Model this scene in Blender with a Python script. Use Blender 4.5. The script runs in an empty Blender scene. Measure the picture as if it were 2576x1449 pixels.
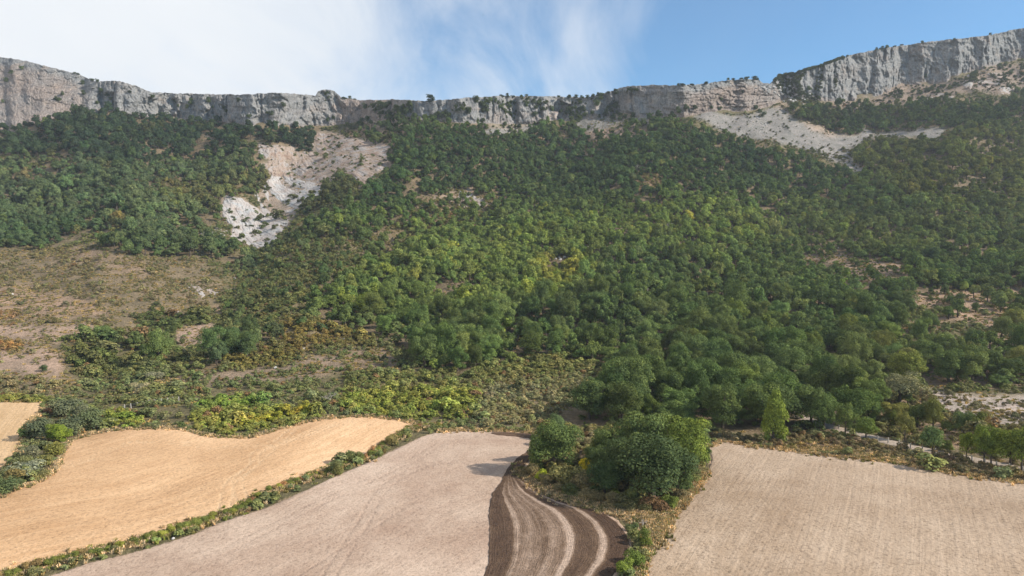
import bpy, math, random
import numpy as np
from mathutils import Vector
from mathutils.geometry import delaunay_2d_cdt

R = math.radians
random.seed(7)
RNG = np.random.default_rng(7)
scene = bpy.context.scene
COL = scene.collection

# ------------------------------------------------------------------ camera
F = 705.0                       # focal length in pixels of a 1024 wide frame
PITCH = math.atan(33.0 / F)     # looking slightly down
CAMZ = 44.0
CP, SP = math.cos(PITCH), math.sin(PITCH)
cam_data = bpy.data.cameras.new('camera')
cam_data.sensor_width = 36.0
cam_data.lens = 36.0 * F / 1024.0
cam_data.clip_start = 1.0
cam_data.clip_end = 30000.0
cam = bpy.data.objects.new('camera', cam_data)
cam.location = (0, 0, CAMZ)
cam.rotation_euler = (math.pi / 2 - PITCH, 0, 0)
COL.objects.link(cam)
scene.camera = cam

# ------------------------------------------------------------------ light
SUN_EL, SUN_AZ = 33.0, -12.0     # elevation; azimuth measured from +X (right) towards +Y (the hill)
sdir = Vector((math.cos(R(SUN_EL)) * math.cos(R(SUN_AZ)), math.cos(R(SUN_EL)) * math.sin(R(SUN_AZ)), math.sin(R(SUN_EL))))
sun_data = bpy.data.lights.new('sun', 'SUN')
sun_data.energy = 5.0
sun_data.angle = R(1.2)
sun_data.color = (1.0, 0.93, 0.82)
sun = bpy.data.objects.new('sun', sun_data)
sun.rotation_euler = sdir.to_track_quat('Z', 'Y').to_euler()
sun.location = (300, 100, 400)
COL.objects.link(sun)

world = bpy.data.worlds.new('World')
scene.world = world
world.use_nodes = True
wt = world.node_tree
wt.nodes.clear()
def wn(t, **kw):
    n = wt.nodes.new(t)
    for k, v in kw.items():
        setattr(n, k, v)
    return n
def wmath(op, a, b=None, clamp=False):
    n = wn('ShaderNodeMath', operation=op, use_clamp=clamp)
    for i, x in enumerate((a, b)):
        if x is None: continue
        if isinstance(x, (int, float)): n.inputs[i].default_value = x
        else: wt.links.new(x, n.inputs[i])
    return n.outputs[0]
sky = wn('ShaderNodeTexSky', sky_type='NISHITA')
sky.sun_disc = False
sky.sun_elevation = R(SUN_EL)
sky.sun_rotation = R(90 - SUN_AZ)
sky.altitude = 900
sky.air_density = 1.0
sky.dust_density = 0.3
sky.ozone_density = 2.2
tc = wn('ShaderNodeTexCoord')
sep = wn('ShaderNodeSeparateXYZ')
wt.links.new(tc.outputs['Generated'], sep.inputs[0])
X, Y, Z = sep.outputs
# clouds live on a flat layer high above: project the view direction on a plane
zc = wmath('ADD', wmath('MAXIMUM', Z, 0.0), 0.30)
px = wmath('DIVIDE', X, zc)
py = wmath('DIVIDE', Y, zc)
comb = wn('ShaderNodeCombineXYZ')
wt.links.new(px, comb.inputs[0]); wt.links.new(py, comb.inputs[1])
mp = wn('ShaderNodeMapping')
mp.inputs['Rotation'].default_value = (0, 0, R(24))
mp.inputs['Scale'].default_value = (1.35, 0.62, 1)
wt.links.new(comb.outputs[0], mp.inputs[0])
n1 = wn('ShaderNodeTexNoise'); n1.inputs['Scale'].default_value = 1.7; n1.inputs['Detail'].default_value = 9; n1.inputs['Roughness'].default_value = 0.60; n1.inputs['Distortion'].default_value = 0.7
wt.links.new(mp.outputs[0], n1.inputs['Vector'])
n2 = wn('ShaderNodeTexNoise'); n2.inputs['Scale'].default_value = 0.9; n2.inputs['Detail'].default_value = 3
wt.links.new(comb.outputs[0], n2.inputs['Vector'])
# the cloud bank covers the western half of the sky, thinning out to the east
edge = wmath('ADD', wmath('MULTIPLY', px, -0.90), 0.37)
dens = wmath('ADD', edge, wmath('MULTIPLY', wmath('SUBTRACT', n1.outputs[0], 0.5), 1.9))
dens = wmath('ADD', dens, wmath('MULTIPLY', wmath('SUBTRACT', n2.outputs[0], 0.5), 1.1))
cmask = wn('ShaderNodeMapRange', interpolation_type='SMOOTHSTEP')
cmask.inputs[1].default_value = -0.12; cmask.inputs[2].default_value = 1.15
wt.links.new(dens, cmask.inputs[0])
tintmix = wn('ShaderNodeMix', data_type='RGBA', blend_type='MULTIPLY')
tintmix.inputs[0].default_value = 1.0
tintmix.inputs[7].default_value = (0.66, 1.30, 1.58, 1)
wt.links.new(sky.outputs[0], tintmix.inputs[6])
cr = wn('ShaderNodeValToRGB')
cr.color_ramp.elements[0].position = 0.25; cr.color_ramp.elements[0].color = (7.4, 8.0, 8.7, 1)
cr.color_ramp.elements[1].position = 0.65; cr.color_ramp.elements[1].color = (10.2, 10.2, 10.2, 1)
n3 = wn('ShaderNodeTexNoise'); n3.inputs['Scale'].default_value = 0.9; n3.inputs['Detail'].default_value = 4
mp3 = wn('ShaderNodeMapping'); mp3.inputs['Location'].default_value = (3.1, 1.7, 0); mp3.inputs['Scale'].default_value = (1.0, 0.6, 1)
wt.links.new(comb.outputs[0], mp3.inputs[0]); wt.links.new(mp3.outputs[0], n3.inputs['Vector'])
wt.links.new(n3.outputs[0], cr.inputs[0])
mixc = wn('ShaderNodeMix', data_type='RGBA')
veil = wmath('MAXIMUM', cmask.outputs[0], wmath('ADD', 0.05, wmath('MULTIPLY', n1.outputs[0], 0.10)))   # thin veil even where it is blue
wt.links.new(veil, mixc.inputs[0])
wt.links.new(tintmix.outputs[2], mixc.inputs[6])
wt.links.new(cr.outputs[0], mixc.inputs[7])
bg = wn('ShaderNodeBackground'); bg.inputs[1].default_value = 0.076
wt.links.new(mixc.outputs[2], bg.inputs[0])
wo = wn('ShaderNodeOutputWorld')
wt.links.new(bg.outputs[0], wo.inputs[0])

vs = scene.view_settings
vs.view_transform = 'Standard'
vs.look = 'None'
vs.exposure = 0.46
vs.gamma = 1.0
vs.use_curve_mapping = False
scene.cycles.use_denoising = True
scene.cycles.max_bounces = 5
scene.cycles.diffuse_bounces = 3
scene.cycles.transmission_bounces = 3
scene.cycles.glossy_bounces = 2
scene.cycles.use_adaptive_sampling = True
scene.cycles.adaptive_threshold = 0.012

# ------------------------------------------------------------------ numeric helpers
def _hash(ix, iy, seed):
    h = (ix.astype(np.int64) * 374761393 + iy.astype(np.int64) * 668265263 + seed * 1442695041) & 0xFFFFFFFF
    h = ((h ^ (h >> 13)) * 1274126177) & 0xFFFFFFFF
    h = (h ^ (h >> 16)) & 0xFFFFFFFF
    h = (h * 2246822519) & 0xFFFFFFFF
    return (h ^ (h >> 15)) / 4294967295.0
def vnoise(x, y, seed=0):
    x = np.asarray(x, float); y = np.asarray(y, float)
    ix = np.floor(x); iy = np.floor(y)
    fx = x - ix; fy = y - iy
    fx = fx * fx * fx * (fx * (fx * 6 - 15) + 10); fy = fy * fy * fy * (fy * (fy * 6 - 15) + 10)
    a = _hash(ix, iy, seed); b = _hash(ix + 1, iy, seed); c = _hash(ix, iy + 1, seed); d = _hash(ix + 1, iy + 1, seed)
    return (a * (1 - fx) + b * fx) * (1 - fy) + (c * (1 - fx) + d * fx) * fy
def fbm(x, y, seed=0, octv=4, gain=0.5):
    t = 0; a = 1; s = 0
    for i in range(octv):
        t = t + a * (vnoise(x * 2 ** i + 17.3 * i, y * 2 ** i - 9.1 * i, seed + i) - 0.5); s += a; a *= gain
    return t / s * 2          # about -1..1
def ridged(x, y, seed=0, octv=3):
    t = 0; a = 1; s = 0
    for i in range(octv):
        t = t + a * (1 - np.abs(2 * vnoise(x * 2 ** i + 5.3 * i, y * 2 ** i, seed + i) - 1)); s += a; a *= 0.5
    return t / s              # 0..1, 1 on the creases
def worley(x, y, seed=0):
    ix = np.floor(x); iy = np.floor(y)
    best = np.full(np.shape(x), 9.0); second = np.full(np.shape(x), 9.0); val = np.zeros(np.shape(x))
    for dx in (-1, 0, 1):
        for dy in (-1, 0, 1):
            cx = ix + dx; cy = iy + dy
            qx = cx + _hash(cx, cy, seed); qy = cy + _hash(cx, cy, seed + 5)
            d = (qx - x) ** 2 + (qy - y) ** 2
            nb = d < best
            second = np.where(nb, best, np.minimum(second, d))
            val = np.where(nb, _hash(cx, cy, seed + 9), val)
            best = np.where(nb, d, best)
    return np.sqrt(best), np.sqrt(second), val
def smooth(e0, e1, x):
    t = np.clip((x - e0) / (e1 - e0), 0, 1)
    return t * t * (3 - 2 * t)

# pixel helpers: G = coordinates read in a 2576 wide view, Z1..Z9 = enlarged views, all turned into 1024 wide pixels
def G(pts): return [(x / 2.5156, y / 2.5156) for x, y in pts]
_off = {1: (0, 25.4), 2: (342.9, 50.8), 3: (681.1, 20.3), 4: (0, 218.4), 5: (342.9, 218.4), 6: (681.1, 218.4), 7: (0, 383.0), 8: (342.9, 383.0), 9: (681.1, 383.0)}
def ZR(r, pts): return [(_off[r][0] + x * .1332, _off[r][1] + y * .1332) for x, y in pts]
def ZV(pts): return [(203.2 + x * .09638, 127 + y * .09638) for x, y in pts]     # the ravine
def ZC(x, y): return (520.6 + x * .07887, 406.3 + y * .07887)                     # the copse
def ZF(x, y): return (850.8 + x * .06724, 411.4 + y * .06724)                     # the fence by the track

# ------------------------------------------------------------------ the lie of the land
_v = np.array([640, 576, 540, 505, 470, 440, 410, 380, 350, 320, 290, 260, 230, 200, 170, 140, 110, 80, 50], float)
_d = np.array([66, 78, 88, 100, 116, 133, 155, 185, 222, 265, 312, 362, 415, 470, 528, 590, 655, 722, 790], float) * 1.2
_coef = np.polyfit((_v - 320) / 300, np.log(_d), 6)
def gauss_line(u, v, pts, w):
    best = np.full(np.shape(u), 1e9)
    for (x0, y0), (x1, y1) in zip(pts[:-1], pts[1:]):
        dx, dy = x1 - x0, y1 - y0
        t = np.clip(((u - x0) * dx + (v - y0) * dy) / (dx * dx + dy * dy), 0, 1)
        best = np.minimum(best, (u - x0 - t * dx) ** 2 + (v - y0 - t * dy) ** 2)
    return np.exp(-best / (w * w))
GULLY = [(345, 118), (318, 140), (292, 178), (262, 232), (245, 275), (205, 315), (150, 345), (105, 385), (70, 420)]
RIDGES = [[(40, 110), (90, 160), (130, 215), (120, 270)], [(440, 130), (400, 180), (330, 250), (290, 300)], [(690, 120), (640, 180), (560, 260)], [(950, 150), (930, 230), (880, 300)]]
HOLLOWS = [[(850, 120), (830, 160), (780, 220), (720, 290)], [(600, 130), (560, 170), (500, 230)], [(180, 120), (200, 170), (195, 230)]]
def lnD(u, v):
    u = np.asarray(u, float); v = np.asarray(v, float)
    vc = np.clip(v, 45, 640)
    l = np.polyval(_coef, (vc - 320) / 300)
    hill = smooth(440, 330, v)
    l = l + 0.080 * gauss_line(u, v, GULLY, 32) * (0.35 + 0.65 * hill)
    for r in RIDGES: l = l - 0.040 * gauss_line(u, v, r, 48) * hill
    for r in HOLLOWS: l = l + 0.034 * gauss_line(u, v, r, 40) * hill
    l = l + hill * (0.030 * fbm(u / 90, v / 70, 3, 3) + 0.010 * fbm(u / 17, v / 14, 8, 2))
    l = l + 0.010 * fbm(u / 220, v / 120, 31, 2) * (1 - hill)
    return l
def unproject(u, v, D):
    u = np.asarray(u, float); v = np.asarray(v, float)
    a = (u - 512) / F; b = (288 - v) / F
    dy = CP + b * SP; dz = -SP + b * CP
    k = D / dy
    return np.stack([a * k, D + 0 * a, CAMZ + dz * k], -1)
def ground(u, v): return unproject(u, v, np.exp(lnD(u, v)))
def gpt(u, v): return Vector(ground(np.array(u), np.array(v)).tolist())
def m_per_px(u, v): return np.exp(lnD(u, v)) / F

SKY = np.array(G([(-900, 60), (-400, 100), (0, 143), (60, 152), (190, 185), (240, 205), (300, 203), (340, 215), (380, 232), (450, 235), (600, 238), (700, 233), (760, 238), (793, 241), (800, 230), (820, 224), (840, 228), (858, 245), (905, 252), (1000, 250), (1075, 254), (1100, 252), (1200, 244), (1270, 241), (1320, 241), (1400, 243), (1480, 245), (1530, 232), (1570, 218), (1640, 214), (1700, 214), (1760, 212), (1820, 203), (1860, 200), (1905, 198), (1920, 210), (1940, 210), (1960, 190), (2000, 185), (2080, 160), (2140, 138), (2200, 125), (2300, 110), (2400, 98), (2480, 90), (2540, 77), (2576, 70), (2900, 40), (3500, 60)]))
BASE = np.array(G([(-900, 330), (-400, 330), (0, 328), (100, 310), (180, 285), (260, 284), (330, 294), (430, 302), (560, 310), (680, 322), (790, 322), (850, 314), (905, 305), (1000, 300), (1100, 305), (1200, 312), (1290, 312), (1400, 308), (1480, 300), (1560, 294), (1640, 296), (1720, 296), (1790, 280), (1860, 285), (1930, 270), (1985, 246)])
                + [(805, 98), (821, 101), (854, 101), (881, 97), (901, 85), (927, 85), (947, 82), (967, 73), (1001, 64), (1024, 58), (1150, 50), (1400, 55)])
LEAN = np.array([(-400, 1.5), (40, 1.5), (85, 1.0), (100, .42), (300, .38), (330, .3), (360, .55), (400, .5), (580, .45), (600, .28), (680, .3), (720, .6), (770, .75), (800, .45), (830, .22), (1024, .2), (1400, .2)])
def v_top(u):
    return np.interp(u, SKY[:, 0], SKY[:, 1]) + 0.55 * fbm(np.asarray(u, float) / 7, 0 * np.asarray(u, float), 77, 4) + 0.5 * fbm(np.asarray(u, float) / 2.2, 0 * np.asarray(u, float) + 3, 78, 2)
def v_base(u): return np.interp(u, BASE[:, 0], BASE[:, 1])
def cliff_D(u, v, detail=True):
    """distance of the rock face seen at pixel u, v (between base and skyline)"""
    u = np.asarray(u, float); v = np.asarray(v, float)
    vb = v_base(u)
    db = np.exp(lnD(u, vb))
    ln = np.interp(u, LEAN[:, 0], LEAN[:, 1])
    h = (vb - v) / F * db
    D = db + ln * h
    if not detail: return D
    x = (u - 512) / F * db; z = -v / F * db
    slope = smooth(120, 60, u)                       # the broken slope at the far left
    rub = smooth(640, 700, u) * smooth(800, 760, u)  # the ledged rubble in the middle
    wx = x + 5 * fbm(x / 22, z / 22, 11, 2)
    rib = -7.5 * fbm(wx / 30, z / 90, 5, 3) - 4.0 * fbm(wx / 11, z / 26, 6, 3) - 3.4 * fbm(x / 9 + z / 17, z / 9, 7, 4, .6)
    crack = 4.2 * smooth(.74, .95, ridged(wx / 15, z / 55, 21, 2)) + 2.0 * smooth(.74, .95, ridged(wx / 6 + z / 30, z / 20, 23, 2))
    f1, f2, val = worley(x / 4.2, z / 7.5, 41)
    block = 1.1 * (val - .5) + .9 * smooth(.16, 0, f2 - f1)
    led = 1.8 * fbm(x / 40, z / 3.2, 51, 2) + 2.6 * smooth(.45, .55, vnoise(x / 60 + 3, z / 9, 55))
    g1, g2, gv = worley(x / 7, z / 3.0, 61)
    rb = 3.0 * (gv - .5) + 1.6 * smooth(.2, 0, g2 - g1)
    d = (1 - rub) * (1 - slope) * (rib + crack + block + 0.35 * led) + rub * (0.4 * rib + rb + led) + slope * (0.35 * rib + 5.5 * fbm(x / 16 + z / 40, z / 14, 71, 5, .6) + 1.2 * block)
    d = d + (1 - slope) * 9.0 * smooth(.62, .74, vnoise(x / 24 + .3 * fbm(x / 9, z / 9, 85, 2), z / 60, 83)) * (1 - .6 * smooth(780, 860, u))
    fade = smooth(0, 6, vb - v + 2.5)
    return D + d * fade
def cliff_pt(u, v, out=1.0):
    return Vector(unproject(np.array(u), np.array(v), cliff_D(np.array(u), np.array(v)) - out).tolist())

# ------------------------------------------------------------------ rasters of what grows and lies where
PAD, RW, RH = 200, 1424, 640
UU, VV = np.meshgrid(np.arange(RW) - PAD + .5, np.arange(RH) + .5)
def ext(pts):
    return [(-PAD - 5 if x <= 3 else (1024 + PAD + 5 if x >= 1021 else x), 650 if y >= 573 else y) for x, y in pts]
def inside(u, v, pts):
    c = np.zeros(np.shape(u), bool)
    n = len(pts)
    for i in range(n):
        (x0, y0), (x1, y1) = pts[i], pts[(i + 1) % n]
        if y0 == y1: continue
        cond = (y0 > v) != (y1 > v)
        c ^= cond & (u < (x1 - x0) * (v - y0) / (y1 - y0) + x0)
    return c
WU = UU + 5 * fbm(UU / 16, VV / 12, 101, 3); WV = VV + 3.2 * fbm(UU / 14, VV / 10, 105, 3)
def blur(a, r):
    if r < 1: return a
    for ax in (0, 1):
        k = 2 * r + 1
        p = np.pad(a, [(r + 1, r) if i == ax else (0, 0) for i in (0, 1)], mode='edge')
        c = np.cumsum(p, axis=ax)
        a = (np.take(c, range(k, c.shape[ax]), axis=ax) - np.take(c, range(0, c.shape[ax] - k), axis=ax)) / k
    return a
def mask(pts, warp=True, soft=1):
    m = inside(WU if warp else UU, WV if warp else VV, ext(pts)).astype(float)
    return blur(m, soft)
def samp(a, u, v):
    iu = np.clip((np.asarray(u) + PAD).astype(int), 0, RW - 1); iv = np.clip(np.asarray(v).astype(int), 0, RH - 1)
    return a[iv, iu]

GC = np.zeros((RH, RW, 3)); GC[:] = (.165, .140, .075)      # ground colour
TD = np.zeros((RH, RW)); TS = np.full((RH, RW), 8.0)        # tree density, crown width in metres
TT = np.zeros((RH, RW, 3)); TT[:] = (.052, .078, .030)
SD = np.full((RH, RW), .55); SS = np.full((RH, RW), 1.5)    # shrub density, width
ST = np.zeros((RH, RW, 3)); ST[:] = (.088, .094, .044)
KD = np.full((RH, RW), .35)                                 # low heath tussocks
def paint(pts, soft=2, warp=True, g=None, td=None, ts=None, tt=None, sd=None, ss=None, st=None, kd=None):
    m = mask(pts, warp, soft)
    for arr, val in ((TD, td), (TS, ts), (SD, sd), (SS, ss), (KD, kd)):
        if val is not None: arr[:] = arr * (1 - m) + val * m
    for arr, val in ((GC, g), (TT, tt), (ST, st)):
        if val is not None: arr[:] = arr * (1 - m[..., None]) + np.array(val) * m[..., None]
TAN = (.34, .235, .165); TANP = (.40, .285, .215); HEATH = (.215, .165, .105); FLOOR = (.185, .140, .088)
SCREE = (.255, .238, .226); CHALK = (.46, .38, .33); ROCKY = (.33, .26, .21)

# left pastures
paint(G([(0, 640), (60, 625), (150, 610), (270, 640), (420, 645), (520, 650), (560, 720), (540, 760), (480, 800), (400, 800), (330, 850), (240, 830), (150, 850), (190, 960), (160, 1000), (0, 1005)]), g=HEATH, sd=.22, ss=1.3, kd=.9, st=(.115, .10, .055), soft=4)
paint(G([(60, 640), (200, 650), (330, 700), (420, 690), (330, 650), (180, 615)]), g=(.27, .195, .135), soft=4)
paint(G([(60, 720), (240, 760), (300, 790), (130, 800), (0, 790), (0, 740)]), g=TAN, sd=.12, soft=4)
paint(ZR(4, [(0, 790), (180, 800), (500, 790), (770, 795), (700, 850), (560, 870), (440, 930), (300, 920), (100, 900), (0, 890)]), g=TANP, sd=.06, kd=.4, soft=3)
paint(ZR(4, [(0, 1010), (120, 975), (350, 970), (450, 1010), (480, 1100), (440, 1200), (300, 1190), (100, 1160), (0, 1130)]), g=TANP, sd=.05, kd=.45, soft=3)
paint(ZR(4, [(1260, 880), (1340, 830), (1600, 770), (1700, 750), (1790, 790), (1730, 850), (1730, 910), (1560, 930), (1480, 990), (1350, 1000), (1310, 930)]), g=TANP, sd=.03, kd=.45, soft=2)
paint(ZR(4, [(1580, 660), (1720, 650), (1700, 690), (1600, 700)]), g=TAN, sd=.05, soft=2)
paint(ZR(4, [(0, 920), (130, 930), (200, 960), (100, 990), (0, 1010)]), g=(.30, .17, .09), sd=.6, st=(.15, .088, .042), soft=2)
paint(ZR(4, [(0, 700), (120, 690), (160, 740), (60, 770), (0, 760)]), sd=.6, st=(.17, .10, .05), soft=2)
# gully scrub below the ravine
paint(ZR(4, [(480, 900), (700, 850), (900, 830), (1100, 860), (1250, 860), (1300, 1000), (1500, 1000), (1550, 1180), (1350, 1180), (1100, 1160), (900, 1250), (620, 1180), (520, 1080)]), sd=.9, ss=2.6, st=(.082, .082, .034), td=.05, soft=4)
paint(ZR(4, [(640, 870), (800, 840), (1000, 900), (1000, 960), (880, 980), (860, 1110), (730, 1110), (640, 1180), (520, 1110), (620, 1000)]), sd=1, ss=4.2, st=(.058, .066, .026), soft=2)
paint(ZR(4, [(1120, 600), (1270, 690), (1340, 740), (1600, 730), (1500, 780), (1340, 830), (1280, 860), (1100, 860), (960, 760), (1150, 690)]), sd=.9, ss=3.0, st=(.058, .068, .028), soft=2)
# browny olive strip right of the gully
paint(ZR(4, [(1740, 720), (2200, 560), (2574, 520), (2574, 800), (2500, 940), (2330, 1000), (2060, 1120), (1700, 1150), (1640, 1080), (1800, 1000), (2000, 960), (2060, 850), (1900, 770)]), sd=.95, ss=1.7, st=(.092, .080, .030), g=(.16, .115, .055), kd=.4, soft=4)
paint(ZR(4, [(1900, 480), (2150, 340), (2400, 280), (2574, 260), (2574, 520), (2200, 560), (1760, 700)]), sd=.85, ss=1.8, st=(.080, .082, .036), g=(.20, .155, .095), td=.22, ts=6, soft=4)
# pale stony heath in the middle
paint(ZR(4, [(2050, 1120), (2300, 1050), (2574, 960), (2574, 1160), (2300, 1200), (2080, 1230), (1700, 1230), (1500, 1280), (1000, 1260), (1250, 1180), (1700, 1150)]), g=(.29, .215, .155), sd=.30, ss=1.4, kd=1, soft=3)
paint(ZR(5, [(0, 960), (150, 870), (300, 900), (330, 980), (440, 1080), (430, 1140), (100, 1150), (0, 1130)]), g=(.27, .195, .135), sd=.15, kd=1, soft=3)
# lower green / yellow thickets
paint(ZR(5, [(0, 1180), (500, 1150), (900, 1130), (1250, 1000), (1450, 1000), (1900, 1050), (2200, 1130), (2200, 1200), (1950, 1250), (1700, 1400), (1650, 1449), (0, 1449)]), sd=.9, ss=1.7, st=(.098, .100, .040), g=(.19, .15, .075), soft=4)
paint(ZR(5, [(1150, 1210), (1900, 1180), (1950, 1260), (1650, 1449), (1100, 1449), (1000, 1330)]), sd=.75, ss=1.1, st=(.118, .112, .060), g=(.23, .18, .105), kd=1, soft=5)
paint(ZR(5, [(350, 1340), (700, 1290), (1060, 1330), (1080, 1449), (330, 1449)]), sd=1, ss=1.9, st=(.112, .124, .034), soft=3)
paint(ZR(8, [(0, 60), (350, 90), (700, 60), (1060, 80), (1000, 200), (950, 280), (700, 300), (450, 280), (100, 230), (0, 230)]), sd=1, ss=1.8, st=(.125, .130, .034), soft=3)
paint(ZR(8, [(1080, 40), (1640, 30), (1640, 200), (1500, 340), (1000, 330), (1000, 200)]), sd=.8, ss=1.2, st=(.118, .110, .062), g=(.25, .195, .115), kd=1, soft=3)
paint(ZR(7, [(1450, 160), (1700, 120), (2040, 150), (2000, 190), (1700, 210), (1500, 200)]), sd=1, ss=1.7, st=(.095, .128, .032), soft=2)
paint(ZR(7, [(1780, 320), (1900, 260), (2150, 230), (2330, 150), (2400, 200), (2300, 240), (1950, 300), (1850, 340)]), sd=1, ss=1.6, st=(.17, .150, .028), soft=2)
paint(ZR(7, [(1400, 230), (1800, 210), (2400, 200), (2440, 260), (1900, 400), (1700, 400), (1500, 370)]), sd=1, ss=1.6, st=(.125, .125, .036), soft=2)
paint(ZR(7, [(1790, 320), (1890, 270), (2100, 240), (2300, 170), (2380, 200), (2150, 270), (1900, 320), (1830, 345)]), sd=1, ss=1.5, st=(.19, .165, .028), soft=2)
paint(ZR(7, [(800, 230), (950, 220), (1080, 290), (1060, 340), (830, 340)]), sd=1, ss=1.9, st=(.115, .128, .030), soft=2)
paint(ZR(7, [(0, 95), (380, 110), (380, 150), (0, 145)]), sd=1, ss=1.2, st=(.130, .125, .036), warp=False, soft=1)
# big forest on the right
M = G([(1000, 330), (1060, 300), (1180, 310), (1300, 330), (1400, 310), (1500, 330), (1600, 320), (1700, 305), (1790, 325), (1880, 350), (1990, 380), (2100, 425), (2180, 440), (2140, 390), (2200, 345), (2370, 345), (2420, 325), (2380, 322), (2210, 330), (2160, 320), (2030, 270), (2060, 262), (2250, 266), (2400, 248), (2576, 235), (2576, 760), (2400, 745), (2330, 770), (2250, 800), (2290, 850), (2400, 880), (2576, 860), (2576, 950), (2330, 950), (2200, 990), (2180, 1060), (2130, 1085), (2050, 1085), (1980, 1090), (1900, 1092), (1820, 1080), (1700, 1080), (1560, 1060), (1450, 1085), (1400, 1050), (1480, 1000), (1530, 950), (1640, 915), (1590, 930), (1500, 915), (1380, 890), (1250, 915), (1160, 935), (1060, 930), (1040, 880), (900, 835), (760, 815), (760, 770), (850, 710), (920, 640), (900, 600), (840, 610), (760, 640), (700, 660), (690, 630), (760, 580), (830, 540), (900, 500), (960, 440)])
paint(M, td=1, ts=6.3, tt=(.050, .074, .028), g=FLOOR, sd=.7, ss=2.2, st=(.060, .074, .028), kd=.1, soft=1)
paint(G([(1000, 330), (1500, 335), (1880, 350), (2180, 440), (2100, 500), (1700, 500), (1500, 520), (1300, 490), (1150, 470), (1050, 510), (900, 560), (900, 500), (960, 440)]), tt=(.036, .058, .026), soft=8)
paint(G([(2180, 440), (2140, 390), (2200, 345), (2420, 330), (2576, 330), (2576, 560), (2300, 520)]), tt=(.054, .066, .022), soft=8)
paint(G([(2576, 235), (2250, 262), (2040, 262), (2160, 322), (2400, 325), (2576, 340)]), tt=(.036, .052, .020), soft=4)
paint(G([(1120, 560), (1400, 530), (1700, 520), (1950, 540), (1950, 620), (1500, 640), (1480, 720), (1350, 760), (1290, 790), (1200, 800), (1000, 800), (780, 790), (860, 710), (960, 640)]), tt=(.074, .102, .032), ts=5.2, soft=12)
paint(G([(1330, 690), (1400, 650), (1480, 680), (1440, 730), (1370, 740)]), tt=(.100, .112, .030), soft=4)
paint(G([(1900, 520), (2576, 540), (2576, 640), (2100, 640), (1950, 600)]), tt=(.060, .080, .032), ts=5.6, soft=8)
paint(G([(1400, 1050), (1480, 1000), (1530, 950), (1640, 915), (1800, 880), (2000, 880), (2060, 960), (2150, 1000), (2180, 1080), (1980, 1100), (1560, 1060), (1450, 1085)]), tt=(.042, .064, .025), ts=8.6, soft=4)
# mixed slope between ravine and forest
paint(G([(700, 660), (760, 640), (840, 610), (920, 620), (850, 710), (760, 770), (700, 780), (600, 790), (620, 740)]), td=.38, ts=6, tt=(.045, .066, .027), sd=.8, st=(.080, .084, .036), soft=4)
paint([(232, 262), (262, 250), (300, 234), (345, 236), (372, 246), (360, 262), (330, 272), (312, 288), (306, 312), (330, 326), (372, 335), (380, 346), (330, 352), (280, 350), (235, 340), (215, 325), (225, 300), (240, 280)], td=.07, ts=4.2, tt=(.048, .066, .030), sd=.85, ss=1.5, st=(.082, .084, .038), g=(.215, .17, .10), kd=.3, soft=4)
paint([(278, 318), (330, 322), (370, 332), (372, 346), (330, 350), (285, 352)], sd=1, ss=1.9, st=(.105, .084, .032), soft=4)
paint(ZR(4, [(1730, 900), (1760, 840), (1900, 820), (2060, 860), (2060, 930), (1900, 990), (1860, 1040), (1740, 1040), (1640, 1170), (1540, 1170), (1530, 1060), (1600, 970)]), td=1, ts=6.4, tt=(.042, .064, .030), g=FLOOR, soft=1)
# clearings
for cl, g_, td_, kd_ in ((G([(1060, 510), (1160, 470), (1260, 490), (1250, 530), (1150, 560), (1080, 600), (960, 640), (900, 600), (1000, 560)]), (.22, .165, .10), .18, .8),
           (G([(1590, 440), (1640, 430), (1690, 470), (1600, 490)]), (.24, .165, .10), .15, .6),
           (ZR(5, [(1350, 840), (1500, 800), (1650, 790), (1640, 830), (1500, 880), (1200, 1000), (1180, 900)]), (.22, .16, .085), .12, .8),
           (ZR(2, [(860, 1040), (960, 1030), (1000, 1080), (1140, 1120), (1100, 1180), (900, 1190), (840, 1150), (650, 1150), (700, 1090)]), (.36, .27, .21), .06, .6)):
    paint(cl, td=td_, g=g_, sd=.55, ss=1.6, kd=kd_, st=(.105, .096, .044), soft=2)
paint(ZR(6, [(880, 260), (1000, 270), (1400, 300), (1600, 330), (1800, 350), (1600, 430), (1330, 520), (1180, 530), (1280, 430), (1180, 380), (1050, 310), (900, 340)]), td=.02, g=(.31, .225, .165), sd=.25, kd=.8, soft=1)
paint(ZR(6, [(1500, 590), (1900, 540), (2574, 530), (2574, 1050), (2280, 980), (2250, 800), (2000, 760), (1850, 900), (1640, 880), (1640, 780), (1900, 770), (1990, 690)]), td=.12, ts=6.2, g=(.34, .235, .165), sd=.20, ss=1.6, kd=.7, tt=(.050, .070, .028), soft=2)
paint(ZR(6, [(1640, 785), (1900, 780), (1850, 860), (1700, 890)]), td=.02, g=(.37, .25, .14), soft=1)
paint(ZR(6, [(1600, 560), (2100, 530), (2574, 560), (2574, 600), (2000, 590), (1700, 610)]), td=.22, soft=2)
paint(ZR(6, [(930, 1060), (1500, 950), (2100, 950), (2280, 1050), (2574, 1080), (2574, 1260), (1900, 1260), (1800, 1230), (1400, 1400), (1000, 1260)]), td=.5, ts=7.0, tt=(.058, .078, .030), g=(.29, .20, .135), sd=.35, ss=1.6, kd=.5, soft=2)
paint(ZR(6, [(1300, 520), (1600, 440), (2574, 400), (2574, 520), (1900, 540), (1500, 590)]), td=.8, ts=8, soft=3)
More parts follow.
